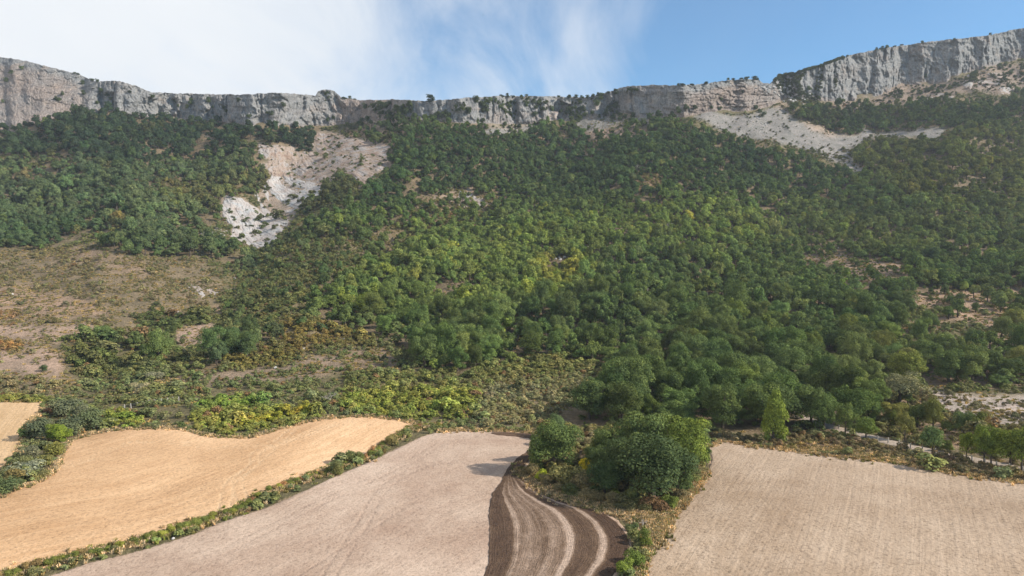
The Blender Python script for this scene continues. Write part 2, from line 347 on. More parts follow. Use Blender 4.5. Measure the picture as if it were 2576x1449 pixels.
# chalk bank and rough ground by the track, right edge
paint(ZR(9, [(1850, 30), (2000, 80), (2300, 90), (2574, 130), (2574, 360), (2350, 330), (2100, 250), (1950, 200), (1870, 130)]), g=CHALK, td=0, sd=.10, ss=1.1, kd=.7, st=(.085, .075, .048), soft=3)
paint(ZR(9, [(1750, 60), (1850, 40), (1870, 130), (1950, 220), (2100, 270), (2350, 350), (2574, 380), (2574, 560), (2200, 540), (1800, 440), (1450, 380), (1400, 250), (1450, 150)]), g=(.28, .195, .125), td=.06, ts=4.5, tt=(.066, .082, .030), sd=.5, ss=1.5, kd=1, st=(.082, .072, .038), soft=3)
paint(ZR(9, [(250, 380), (700, 440), (800, 400), (1100, 400), (1400, 440), (1800, 510), (2100, 560), (2574, 650), (2574, 745), (2300, 715), (1900, 645), (1500, 575), (1100, 535), (800, 495), (500, 465), (330, 428), (200, 440)]), g=(.25, .175, .11), td=0, sd=.55, ss=1.2, kd=1, st=(.095, .076, .044), warp=False, soft=1)
# dark wood and mid wood at the upper left
paint(G([(0, 395), (230, 410), (280, 425), (420, 405), (560, 395), (640, 370), (655, 400), (675, 470), (640, 485), (560, 490), (540, 560), (500, 590), (480, 640), (560, 640), (640, 640), (640, 680), (560, 660), (500, 650), (400, 645), (265, 625), (260, 600), (200, 590), (120, 620), (0, 640)]), td=1, ts=5.2, tt=(.050, .072, .036), g=FLOOR, sd=.6, ss=2, st=(.075, .080, .036), kd=.1, soft=2)
paint(G([(0, 560), (180, 560), (190, 600), (120, 625), (0, 640)]), tt=(.038, .060, .028), ts=8, soft=3)
paint(ZR(4, [(770, 160), (860, 140), (1200, 170), (1700, 150), (1900, 250), (1800, 330), (1500, 300), (1200, 280), (980, 285), (800, 240)]), td=1, ts=8, tt=(.040, .060, .028), soft=2)
paint(ZR(1, [(1250, 1180), (1900, 1150), (2000, 1050), (2030, 1160), (1990, 1220), (1850, 1240), (1700, 1280), (1640, 1449), (1450, 1400), (1300, 1300)]), td=.42, ts=5, tt=(.062, .074, .034), g=(.16, .125, .07), sd=1, ss=2.0, st=(.085, .078, .034), soft=5)
paint(ZR(4, [(420, 100), (830, 80), (1040, 130), (1000, 160), (860, 140), (700, 180), (560, 180)]), td=.06, g=HEATH, sd=.5, soft=3)
paint(ZR(4, [(1300, 0), (1500, 0), (1740, 180), (1650, 170), (1450, 100)]), td=.2, sd=.9, soft=3)
paint(G([(0, 318), (100, 298), (180, 266), (260, 268), (330, 285), (430, 292), (560, 302), (680, 318), (790, 312), (830, 340), (800, 372), (780, 388), (730, 385), (640, 350), (560, 352), (640, 372), (560, 400), (420, 405), (350, 415), (280, 428), (230, 410), (100, 395), (0, 395)]), td=1, ts=7.2, tt=(.024, .039, .022), g=FLOOR, sd=.8, ss=3, st=(.030, .045, .022), kd=0, soft=1)
for cx, cy, rr in ((140, 395, 14), (370, 338, 12), (275, 432, 14), (60, 455, 22), (300, 560, 20), (420, 470, 24)):
    paint(G([(cx - rr, cy), (cx, cy - rr * .5), (cx + rr, cy), (cx, cy + rr * .5)]), tt=(.105, .085, .036), soft=3)
paint(ZR(1, [(955, 820), (1110, 820), (1050, 860)]), td=0, g=CHALK, soft=1)
paint(ZR(1, [(1540, 825), (1610, 840), (1590, 852), (1540, 840)]), td=0, g=CHALK, soft=1)
# rocky head of the ravine and its white walls
RAV1 = ZV([(540, 150), (640, 190), (830, 190), (960, 200), (1010, 250), (1100, 270), (1130, 150), (1180, 60), (1400, 60), (1400, 80), (1600, 130), (1800, 150), (2000, 220), (1900, 260), (1940, 330), (1930, 430), (1780, 470), (1740, 540), (1640, 640), (1610, 560), (1500, 490), (1380, 540), (1300, 620), (1250, 680), (1130, 760), (1030, 820), (980, 880), (900, 1000), (860, 1040), (750, 1100), (740, 1240), (560, 1250), (430, 1220), (280, 1160), (300, 1040), (220, 960), (170, 850), (220, 710), (400, 740), (480, 800), (600, 860), (540, 690), (640, 650), (650, 560), (720, 500), (660, 470), (580, 380), (680, 370), (560, 230)])
paint(RAV1, td=0, g=ROCKY, sd=.10, ss=3.4, st=(.055, .062, .028), kd=.1, soft=1)
paint(ZR(2, [(0, 520), (120, 520), (200, 560), (400, 640), (520, 560), (560, 520), (450, 510), (300, 480), (200, 520), (100, 500)]), td=.25, ts=6, g=(.33, .22, .15), sd=.35, ss=2.2, tt=(.034, .050, .024), st=(.05, .055, .026), soft=2)
paint(ZR(2, [(0, 590), (180, 560), (350, 620), (500, 560), (480, 650), (380, 700), (250, 690), (100, 650), (0, 640)]), td=.2, ts=6, g=(.33, .23, .16), sd=.35, ss=2.4, st=(.06, .06, .028), soft=2)
paint(ZV([(1380, 540), (1500, 490), (1610, 560), (1640, 640), (1500, 760), (1300, 850), (1150, 900), (1000, 960), (1030, 830), (1130, 760), (1300, 620)]), td=.3, ts=5, g=(.17, .13, .075), sd=.9, ss=2, st=(.070, .070, .032), tt=(.05, .06, .028), soft=3)
# the trees below the middle cliffs, with scree showing between
paint(G([(905, 300), (1000, 300), (1050, 300), (1200, 312), (1290, 312), (1400, 306), (1480, 300), (1560, 294), (1700, 292), (1700, 308), (1560, 325), (1480, 318), (1400, 305), (1300, 330), (1180, 312), (1060, 302), (1000, 330), (950, 330)]), td=.55, ts=7, g=(.33, .27, .22), tt=(.030, .046, .021), sd=.3, soft=2)
paint(ZR(2, [(1000, 625), (1100, 585), (1250, 590), (1450, 550), (1540, 545), (1420, 590), (1280, 610), (1200, 630)]), td=0, sd=.05, g=SCREE, soft=1)
paint(ZR(2, [(1740, 520), (1900, 490), (2080, 520), (2050, 560), (1960, 590), (1990, 600), (1800, 610), (1740, 590)]), td=.04, sd=.05, g=SCREE, soft=1)
paint(ZR(2, [(1800, 600), (2250, 590), (2300, 610), (2200, 650), (1830, 650)]), td=.12, sd=.25, g=(.36, .26, .20), soft=1)
paint(ZR(2, [(2180, 510), (2280, 475), (2330, 510), (2310, 560), (2200, 540)]), td=0, sd=.05, g=SCREE, soft=1)
# the scree fan on the right
SCR = ZR(3, [(180, 670), (330, 700), (500, 710), (640, 670), (720, 640), (800, 700), (900, 760), (1040, 770), (1100, 840), (1250, 870), (1330, 790), (1480, 850), (1700, 820), (1960, 810), (1990, 840), (1870, 900), (1750, 860), (1520, 900), (1400, 880), (1370, 940), (1270, 960), (1280, 1040), (1330, 1090), (1390, 1130), (1350, 1150), (1200, 1090), (1080, 1010), (900, 960), (740, 930), (650, 880), (500, 890), (350, 840), (230, 790), (200, 760), (80, 740)])
paint(SCR, td=0, g=SCREE, sd=.045, ss=2.2, kd=.05, st=(.05, .055, .026), soft=1)
paint(ZR(3, [(1270, 960), (1100, 960), (900, 980), (1080, 1020), (1180, 1080), (1260, 1080)]), sd=.5, ss=1.8, st=(.075, .075, .035), soft=2)
paint(ZR(3, [(640, 560), (780, 600), (860, 700), (950, 780), (1100, 860), (1240, 880), (1320, 800), (1200, 760), (1000, 740), (820, 690), (700, 640)]), g=(.38, .29, .23), soft=3)
paint(ZR(3, [(780, 640), (960, 680), (1260, 650), (1330, 790), (1320, 860), (1240, 870), (1100, 830), (1030, 760), (920, 750), (830, 690)]), td=1, ts=8, tt=(.034, .050, .022), g=FLOOR, soft=1)
# ground under the right hand cliff
paint(ZR(3, [(1040, 610), (1300, 605), (1500, 570), (1650, 480), (1850, 480), (2000, 470), (2150, 400), (2400, 330), (2574, 280), (2574, 545), (2100, 552), (1900, 590), (1700, 640), (1400, 640), (1250, 650), (1100, 640)]), td=.03, ts=6, g=(.265, .205, .165), sd=.30, ss=2.6, kd=.3, tt=(.036, .05, .022), st=(.045, .052, .024), soft=1)
# nothing wild inside the fields
FA = ZR(7, [(-1600, 1500), (0, 862), (100, 805), (350, 712), (430, 600), (480, 485), (560, 422), (700, 382), (900, 352), (1100, 343), (1350, 347), (1500, 382), (1600, 402), (1800, 408), (1900, 402), (2100, 343), (2400, 273), (2574, 257)]) + ZR(8, [(200, 248), (400, 272), (550, 312), (520, 345), (400, 415), (300, 480), (200, 550), (0, 570)]) + ZR(7, [(2460, 690), (2300, 730), (2000, 860), (1800, 965), (1600, 1040), (1300, 1140), (950, 1240), (600, 1320), (300, 1400), (60, 1470), (-300, 1600), (-300, 1900), (-1600, 1900)])
FB = ZR(7, [(-1600, 140), (0, 145), (320, 152), (330, 220), (230, 285), (180, 390), (170, 470), (130, 560), (40, 660), (-100, 760), (-1600, 1350)])
FC = ZR(7, [(-150, 1600), (380, 1449), (700, 1345), (1000, 1275), (1400, 1155), (1700, 1035), (2000, 935), (2300, 805), (2574, 675)]) + ZR(8, [(200, 592), (450, 472), (600, 402), (720, 372), (900, 362), (1130, 362), (1440, 380), (1440, 450), (1420, 560), (1400, 620), (1375, 690), (1400, 740), (1520, 815), (1700, 880), (1900, 935), (2060, 1030), (2140, 1130), (2165, 1210), (2140, 1330), (2060, 1449), (1900, 1700), (1850, 1960)]) + ZR(7, [(-150, 1960)])
FF = ZR(9, [(200, 480), (330, 432), (500, 470), (800, 500), (1100, 540), (1500, 580), (1900, 650), (2300, 720), (2574, 748), (4000, 900), (4000, 1960)]) + ZR(8, [(1950, 1960), (2060, 1700), (2240, 1449), (2300, 1290), (2390, 1130), (2510, 950)]) + ZR(9, [(0, 920), (150, 690), (200, 650), (230, 560)])
for fp in (FA, FB, FC, FF):
    GC[inside(UU, VV, fp)] = (.36, .26, .17)
# verge round the copse
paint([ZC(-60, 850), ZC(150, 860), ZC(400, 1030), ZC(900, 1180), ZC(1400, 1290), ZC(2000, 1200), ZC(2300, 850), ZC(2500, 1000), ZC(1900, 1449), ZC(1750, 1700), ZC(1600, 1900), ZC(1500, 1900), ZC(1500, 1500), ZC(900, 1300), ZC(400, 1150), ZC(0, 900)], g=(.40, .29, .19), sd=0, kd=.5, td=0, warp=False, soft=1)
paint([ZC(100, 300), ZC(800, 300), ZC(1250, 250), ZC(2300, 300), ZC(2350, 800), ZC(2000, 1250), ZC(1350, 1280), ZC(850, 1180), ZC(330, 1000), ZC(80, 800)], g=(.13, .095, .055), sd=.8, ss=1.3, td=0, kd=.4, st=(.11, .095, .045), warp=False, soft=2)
paint([ZC(700, 350), ZC(1150, 330), ZC(1200, 480), ZC(900, 620), ZC(700, 560)], sd=.9, ss=1.3, st=(.14, .12, .058), warp=False, soft=2)
for pp in (FA, FB, FC, FF):
    m_ = inside(UU, VV, pp); TD[m_] = 0; SD[m_] = 0; KD[m_] = 0

# ------------------------------------------------------------------ object helpers
def mesh_from(name, V, Fc, smooth_=True):
    me = bpy.data.meshes.new(name)
    V = np.ascontiguousarray(V, dtype=np.float32).reshape(-1, 3)
    Fc = np.asarray(Fc)
    me.vertices.add(len(V)); me.vertices.foreach_set('co', V.ravel())
    n, k = Fc.shape
    me.loops.add(n * k); me.loops.foreach_set('vertex_index', Fc.astype(np.int32).ravel())
    me.polygons.add(n); me.polygons.foreach_set('loop_start', np.arange(0, n * k, k, dtype=np.int32))
    me.update(calc_edges=True)
    if smooth_: me.polygons.foreach_set('use_smooth', np.ones(n, bool))
    else: me.polygons.foreach_set('use_smooth', np.zeros(n, bool))
    return me
def attr(me, name, typ, data, dom='POINT'):
    a = me.attributes.new(name, typ, dom)
    data = np.asarray(data, np.float32)
    if typ == 'FLOAT_COLOR':
        d = np.ones((len(data), 4), np.float32); d[:, :3] = data
        a.data.foreach_set('color', d.ravel())
    elif typ == 'FLOAT_VECTOR': a.data.foreach_set('vector', data.ravel())
    elif typ == 'FLOAT': a.data.foreach_set('value', data.ravel())
def tag(o, label=None, cat=None, group=None, kind=None):
    if label: o['label'] = label
    if cat: o['category'] = cat
    if group: o['group'] = group
    if kind: o['kind'] = kind
    return o
def link(name, me, mat=None, parent=None):
    o = bpy.data.objects.new(name, me)
    if mat is not None and me is not None and not me.materials: me.materials.append(mat)
    COL.objects.link(o)
    if parent is not None: o.parent = parent
    return o
def grid_faces(nr, nc):
    i = np.arange(nr - 1)[:, None] * nc + np.arange(nc - 1)[None, :]
    return np.stack([i, i + 1, i + nc + 1, i + nc], -1).reshape(-1, 4)

# ------------------------------------------------------------------ materials
def new_mat(name):
    m = bpy.data.materials.new(name); m.use_nodes = True
    nt = m.node_tree; nt.nodes.clear()
    out = nt.nodes.new('ShaderNodeOutputMaterial')
    return m, nt, out
class NB:
    def __init__(s, nt): s.nt = nt
    def n(s, t, **kw):
        x = s.nt.nodes.new(t)
        for k, v in kw.items(): setattr(x, k, v)
        return x
    def put(s, sock, x):
        if x is None: return
        if isinstance(x, (int, float)): sock.default_value = x
        elif isinstance(x, tuple): sock.default_value = x if len(x) == len(sock.default_value) else (*x, 1)
        else: s.nt.links.new(x, sock)
    def math(s, op, a, b=None, c=None, clamp=False):
        x = s.n('ShaderNodeMath', operation=op, use_clamp=clamp)
        for i, q in enumerate((a, b, c)): s.put(x.inputs[i], q)
        return x.outputs[0]
    def noise(s, vec, scale, detail=3, rough=.55, dist=0):
        x = s.n('ShaderNodeTexNoise'); s.put(x.inputs['Vector'], vec)
        x.inputs['Scale'].default_value = scale; x.inputs['Detail'].default_value = detail; x.inputs['Roughness'].default_value = rough; x.inputs['Distortion'].default_value = dist
        return x.outputs[0]
    def voro(s, vec, scale, feature='F1', out='Distance'):
        x = s.n('ShaderNodeTexVoronoi', feature=feature); s.put(x.inputs['Vector'], vec); x.inputs['Scale'].default_value = scale
        return x.outputs[out]
    def ramp(s, fac, stops):
        x = s.n('ShaderNodeValToRGB'); s.put(x.inputs[0], fac)
        e = x.color_ramp.elements
        while len(e) < len(stops): e.new(.5)
        for q, (p, c) in zip(e, stops):
            q.position = p; q.color = (*c, 1) if not isinstance(c, (int, float)) else (c, c, c, 1)
        return x.outputs[0]
    def mix(s, f, a, b, bt='MIX'):
        x = s.n('ShaderNodeMix', data_type='RGBA', blend_type=bt)
        s.put(x.inputs[0], f); s.put(x.inputs[6], a); s.put(x.inputs[7], b)
        return x.outputs[2]
    def maprange(s, x, a, b, c, d):
        q = s.n('ShaderNodeMapRange'); s.put(q.inputs[0], x)
        for i, z in enumerate((a, b, c, d)): q.inputs[i + 1].default_value = z
        return q.outputs[0]
    def mapping(s, vec, scale=(1, 1, 1), rot=(0, 0, 0), loc=(0, 0, 0)):
        q = s.n('ShaderNodeMapping'); s.put(q.inputs[0], vec)
        q.inputs['Scale'].default_value = scale; q.inputs['Rotation'].default_value = rot; q.inputs['Location'].default_value = loc
        return q.outputs[0]
    def attr(s, name, out='Color', typ='GEOMETRY'):
        q = s.n('ShaderNodeAttribute', attribute_name=name, attribute_type=typ)
        return q.outputs[out]
    def bump(s, h, dist, strength=1.0):
        q = s.n('ShaderNodeBump'); s.put(q.inputs['Height'], h)
        q.inputs['Distance'].default_value = dist; q.inputs['Strength'].default_value = strength
        return q.outputs[0]
    def pos(s): return s.n('ShaderNodeNewGeometry').outputs['Position']
    def rough(s, out, col, normal=None, rough=.9):
        q = s.n('ShaderNodeBsdfPrincipled'); s.put(q.inputs['Base Color'], col)
        q.inputs['Roughness'].default_value = rough; q.inputs['Specular IOR Level'].default_value = .15
        if normal is not None: s.nt.links.new(normal, q.inputs['Normal'])
        s.nt.links.new(q.outputs[0], out.inputs[0])
        return q

def mat_terrain():
    m, nt, out = new_mat('hillside'); b = NB(nt); p = b.pos()
    base = b.attr('zone')
    n1 = b.noise(p, .11, 5, .6); n2 = b.noise(p, .9, 5, .65); n3 = b.noise(p, 4.0, 3, .6)
    c = b.mix(1.0, base, b.ramp(n1, [(.30, (.72, .74, .70)), (.70, (1.25, 1.20, 1.16))]), 'MULTIPLY')
    c = b.mix(1.0, c, b.ramp(n2, [(.32, (.62, .64, .62)), (.62, (1.20, 1.18, 1.16))]), 'MULTIPLY')
    c = b.mix(.6, c, b.ramp(n3, [(.35, (.65, .65, .65)), (.65, (1.25, 1.25, 1.25))]), 'MULTIPLY')
    h = b.math('ADD', b.math('MULTIPLY', n2, 1.0), b.math('MULTIPLY', n3, .35))
    b.rough(out, c, b.bump(h, 1.1, .9))
    return m
def mat_cliff():
    m, nt, out = new_mat('limestone'); b = NB(nt); p = b.pos()
    warm = b.attr('warm', 'Fac')
    pv = b.mapping(p, (1, 1, .35))
    s1 = b.noise(pv, .09, 6, .6, .6); s2 = b.noise(pv, .5, 5, .65); s3 = b.noise(p, .9, 4, .65)
    c = b.ramp(s1, [(.28, (.205, .205, .205)), (.50, (.285, .278, .268)), (.72, (.36, .345, .325))])
    c = b.mix(b.math('MULTIPLY', warm, .75, clamp=True), c, b.ramp(s3, [(.30, (.22, .145, .10)), (.55, (.36, .275, .225)), (.75, (.44, .36, .32))]))
    pinkp = b.ramp(b.noise(p, .06, 4, .6), [(.56, 0.0), (.70, 1.0)])
    c = b.mix(b.math('MULTIPLY', pinkp, .45), c, (.46, .34, .26, 1))
    c = b.mix(1.0, c, b.ramp(s2, [(.30, (.62, .63, .66)), (.62, (1.16, 1.15, 1.13))]), 'MULTIPLY')
    c = b.mix(.7, c, b.ramp(s3, [(.32, (.6, .6, .6)), (.66, (1.2, 1.2, 1.2))]), 'MULTIPLY')
    h = b.math('ADD', s2, b.math('MULTIPLY', s3, .7))
    b.rough(out, c, b.bump(h, 2.4, 1.0))
    return m
def mat_chalk():
    m, nt, out = new_mat('pale_rock'); b = NB(nt); p = b.pos()
    s1 = b.noise(p, .10, 5, .6, .4); s2 = b.noise(p, .55, 5, .65); s3 = b.noise(p, 2.0, 3, .6)
    white = b.attr('white', 'Fac')
    c1 = b.ramp(s1, [(.32, (.25, .17, .125)), (.48, (.335, .258, .208)), (.62, (.35, .318, .298))])
    c2 = b.ramp(s1, [(.32, (.36, .302, .268)), (.5, (.44, .40, .37)), (.66, (.41, .415, .41))])
    c = b.mix(white, c1, c2)
    c = b.mix(1.0, c, b.ramp(s2, [(.30, (.66, .63, .60)), (.44, (.98, .97, .96)), (.7, (1.10, 1.10, 1.10))]), 'MULTIPLY')
    c = b.mix(.5, c, b.ramp(s3, [(.35, (.6, .6, .6)), (.6, (1.15, 1.15, 1.15))]), 'MULTIPLY')
    b.rough(out, c, b.bump(b.math('ADD', s2, b.math('MULTIPLY', s3, .4)), 1.2, .9))
    return m
def mat_leaf():
    m, nt, out = new_mat('foliage'); b = NB(nt)
    t = b.attr('tint', 'Color', 'INSTANCER')
    var = b.attr('var', 'Fac')
    rnd = b.n('ShaderNodeNewGeometry').outputs['Random Per Island']
    pn = b.noise(b.pos(), .25, 3, .6)
    t = b.mix(1.0, t, (2.60, 2.40, 2.22, 1), 'MULTIPLY')
    c = b.mix(1.0, t, b.ramp(var, [(0, (.62, .66, .70)), (.5, (1.0, 1.0, 1.0)), (1, (1.45, 1.34, 1.15))]), 'MULTIPLY')
    c = b.mix(1.0, c, b.ramp(rnd, [(0, (.60, .64, .64)), (.6, (1.05, 1.04, 1.0)), (1, (1.5, 1.4, 1.25))]), 'MULTIPLY')
    c = b.mix(.6, c, b.ramp(pn, [(.3, (.75, .8, .85)), (.7, (1.25, 1.2, 1.1))]), 'MULTIPLY')
    d = b.n('ShaderNodeBsdfDiffuse'); nt.links.new(c, d.inputs[0])
    tr = b.n('ShaderNodeBsdfTranslucent'); nt.links.new(b.mix(1.0, c, (1.25, 1.25, .6, 1), 'MULTIPLY'), tr.inputs[0])
    mx = b.n('ShaderNodeMixShader'); mx.inputs[0].default_value = .15
    nt.links.new(d.outputs[0], mx.inputs[1]); nt.links.new(tr.outputs[0], mx.inputs[2])
    nt.links.new(mx.outputs[0], out.inputs[0])
    return m
def mat_plain(name, col, var=.35, scale=3.0, bump=.05):
    m, nt, out = new_mat(name); b = NB(nt); p = b.pos()
    n = b.noise(p, scale, 4, .6)
    c = b.mix(1.0, (*col, 1), b.ramp(n, [(.3, 1 - var), (.7, 1 + var)]), 'MULTIPLY')
    b.rough(out, c, b.bump(n, bump, .8))
    return m
def mat_field(name, light, dark, lines, clod, track=(.0, .0, .0), patch=.5, linestr=.5, trk=.45):
    """dry soil or stubble: 'flow' = metres along and across the working direction, 'track' = wheel marks"""
    m, nt, out = new_mat(name); b = NB(nt); p = b.pos(); fl = b.attr('flow', 'Vector')
    big = b.noise(p, .022, 4, .55, .4); mid = b.noise(p, .16, 4, .6); fine = b.noise(p, clod, 3, .7)
    st = b.noise(b.mapping(fl, (.02, lines, 1)), 1.0, 4, .6)
    st2 = b.noise(b.mapping(fl, (.05, lines * 3.1, 1), loc=(7, 3, 0)), 1.0, 2, .6)
    f = b.math('ADD', b.math('MULTIPLY', big, patch), b.math('MULTIPLY', st, linestr))
    f = b.math('ADD', f, b.math('MULTIPLY', b.math('SUBTRACT', mid, .5), .35))
    f = b.math('ADD', f, b.math('MULTIPLY', b.math('SUBTRACT', st2, .5), linestr * .5))
    f = b.math('DIVIDE', f, patch + linestr)
    c = b.ramp(f, [(.37, dark), (.62, light)])
    c = b.mix(1.0, c, b.ramp(b.noise(p, .013, 3, .5, .8), [(.36, (.80, .76, .72)), (.60, (1.08, 1.08, 1.08))]), 'MULTIPLY')
    c = b.mix(.75, c, b.ramp(fine, [(.30, (.50, .49, .47)), (.46, (1, 1, 1)), (.75, (1.2, 1.19, 1.18))]), 'MULTIPLY')
    clods = b.noise(p, 1.1, 3, .75)
    c = b.mix(.45, c, b.ramp(clods, [(.30, (.62, .6, .58)), (.5, (1, 1, 1)), (.75, (1.12, 1.12, 1.12))]), 'MULTIPLY')
    tr = b.attr('track', 'Fac')
    c = b.mix(b.math('MULTIPLY', tr, trk, clamp=True), c, (*track, 1))
    h = b.math('ADD', b.math('MULTIPLY', fine, .6), b.math('ADD', b.math('MULTIPLY', st2, .5), b.math('MULTIPLY', tr, -trk)))
    b.rough(out, c, b.bump(h, .30, .8), .95)
    return m
def mat_plough():
    m, nt, out = new_mat('turned_soil'); b = NB(nt); p = b.pos(); fl = b.attr('flow', 'Vector'); tone = b.attr('tone', 'Fac')
    s1 = b.noise(b.mapping(fl, (.035, .55, 1)), 1.0, 4, .55, .4); s2 = b.noise(b.mapping(fl, (.30, 3.2, 1)), 1.0, 3, .7, .5); fine = b.noise(p, 3.2, 3, .7)
    f = b.math('ADD', tone, b.math('MULTIPLY', b.math('SUBTRACT', s1, .5), .50))
    f = b.math('ADD', f, b.math('MULTIPLY', b.math('SUBTRACT', s2, .5), .18))
    f = b.math('ADD', f, b.math('MULTIPLY', b.math('SUBTRACT', b.noise(p, .35, 4, .65), .5), .60))
    c = b.ramp(f, [(.05, (.086, .052, .034)), (.35, (.140, .088, .056)), (.58, (.27, .187, .132)), (.85, (.45, .33, .25))])
    c = b.mix(.8, c, b.ramp(fine, [(.30, (.42, .42, .42)), (.48, (1, 1, 1)), (.72, (1.35, 1.32, 1.28))]), 'MULTIPLY')
    h = b.math('ADD', b.math('MULTIPLY', fine, .7), s2)
    b.rough(out, c, b.bump(h, .38, .9), .95)
    return m
M_TERR, M_CLIFF, M_CHALK, M_LEAF = mat_terrain(), mat_cliff(), mat_chalk(), mat_leaf()
M_BARK = mat_plain('bark', (.095, .075, .058), .4, 6, .05)
M_DEAD = mat_plain('dead_wood', (.34, .30, .27), .3, 6, .03)
M_STONE = mat_plain('boulder_stone', (.47, .44, .41), .35, 1.6, .3)
M_POST = mat_plain('weathered_post', (.38, .35, .31), .3, 5, .02)
M_WIRE = mat_plain('wire', (.25, .25, .25), .1, 5, .0)

# ------------------------------------------------------------------ terrain: one sheet from behind the camera to far beyond the ridge
us = np.concatenate([[-900, -700, -560, -400, -320], np.arange(-260, 1286, 2.5), [1330, 1400, 1560, 1700, 1900]])
vb = v_base(us); vt = v_top(us)
rows = []
for y_, z_ in ((-600, 1.0), (-300, 1.0), (0, 1.0)):
    rows.append(np.stack([(us - 512) * 1.5 if y_ == 0 else (us - 512) * 1.6, us * 0 + y_, us * 0 + z_ * 0], -1))
g640 = ground(us, us * 0 + 640)
rows[-1][:, 2] = 0; 
for w in (.15, .35, .55, .75, .9):
    q = g640.copy(); q[:, 1] *= w; q[:, 0] = rows[-1][:, 0] * 0 + g640[:, 0] * w + (us - 512) * 1.5 * (1 - w) * .2
    rows.append(q)
nfull = 270
colrow = [None] * len(rows)
for k in range(nfull):
    t = k / (nfull - 1)
    v_ = 640 + (vb - 640) * t
    rows.append(ground(us, v_)); colrow.append(v_)
# inside the rock: climb to the plateau behind the cliff face
db = np.exp(lnD(us, vb)); dtop = cliff_D(us, vt, False)
ptop = unproject(us, vt, dtop)
for w, dz in ((.5, -6.0), (.9, -4.0), (1.0, -1.2)):
    q = rows[-1] if False else unproject(us, vb, db) * (1 - w) + ptop * w
    q[:, 1] += 18.0; q[:, 2] += dz; rows.append(q); colrow.append(vt)
for dd, drop in ((24, -1.5), (60, -4), (160, -14), (500, -50), (900, -110)):
    q = ptop.copy(); q[:, 1] += dd; q[:, 2] += drop
    q[:, 0] *= (q[:, 1] / ptop[:, 1]); rows.append(q); colrow.append(vt)
TV = np.stack(rows); nr, nc = TV.shape[:2]
me = mesh_from('hillside', TV.reshape(-1, 3), grid_faces(nr, nc))
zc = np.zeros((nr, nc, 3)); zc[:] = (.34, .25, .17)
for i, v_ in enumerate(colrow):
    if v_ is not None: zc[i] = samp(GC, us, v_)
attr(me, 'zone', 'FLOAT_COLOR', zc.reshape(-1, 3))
tag(link('hillside', me, M_TERR), 'sloping hillside of dry heath, bare earth and scree under the woods', None, None, 'structure')

# ------------------------------------------------------------------ cliffs
CL = [(-260, 96, 'broken pinkish grey rock slope dropping from the skyline to the dark wood'),
      (96, 315, 'long level grey limestone cliff band above the dark wood'),
      (315, 346, 'rounded grey rock knob standing up from the cliff edge'),
      (346, 592, 'low fluted grey cliff half hidden by bushes under the grassy skyline'),
      (592, 776, 'grey cliff breaking up into ledges and rubble above the scree fan'),
      (776, 1285, 'tall fluted grey limestone cliff wall rising to the highest skyline')]
for a_, b_, lab in CL:
    uu = np.linspace(a_, b_, int((b_ - a_) / .62) + 2)
    vtop, vbot = v_top(uu), v_base(uu) + 4.0
    nh = int(np.clip((vbot - vtop).max() / .62, 30, 130))
    w = np.linspace(0, 1, nh)[:, None]
    v_ = vbot[None] + (vtop - vbot)[None] * w
    u_ = np.repeat(uu[None], nh, 0)
    D_ = cliff_D(u_, v_)
    P_ = unproject(u_, v_, D_)
    back = P_[-1].copy(); back[:, 1] += 6; back[:, 2] -= .2
    back2 = back.copy(); back2[:, 1] += 22; back2[:, 2] -= 2.5
    P_ = np.concatenate([P_, back[None], back2[None]])
    me = mesh_from('cliff', P_.reshape(-1, 3), grid_faces(nh + 2, len(uu)))
    warm = .75 * smooth(105, 60, u_) * smooth(3, 12, v_ - vtop[None]) + .9 * smooth(650, 700, u_) * smooth(800, 765, u_) * smooth(3, 10, v_ - vtop[None])
    warm = warm + .7 * smooth(6, 0, vbot[None] - 4 - v_) + .9 * smooth(330, 345, u_) * smooth(420, 380, u_)
    warm = np.clip(warm + .5 * fbm(u_ / 20, v_ / 9, 201, 3), 0, 1)
    warm = np.concatenate([warm, warm[-1:], warm[-1:]])
    attr(me, 'warm', 'FLOAT', warm.ravel())
    tag(link('cliff', me, M_CLIFF), lab, None, None, 'structure')

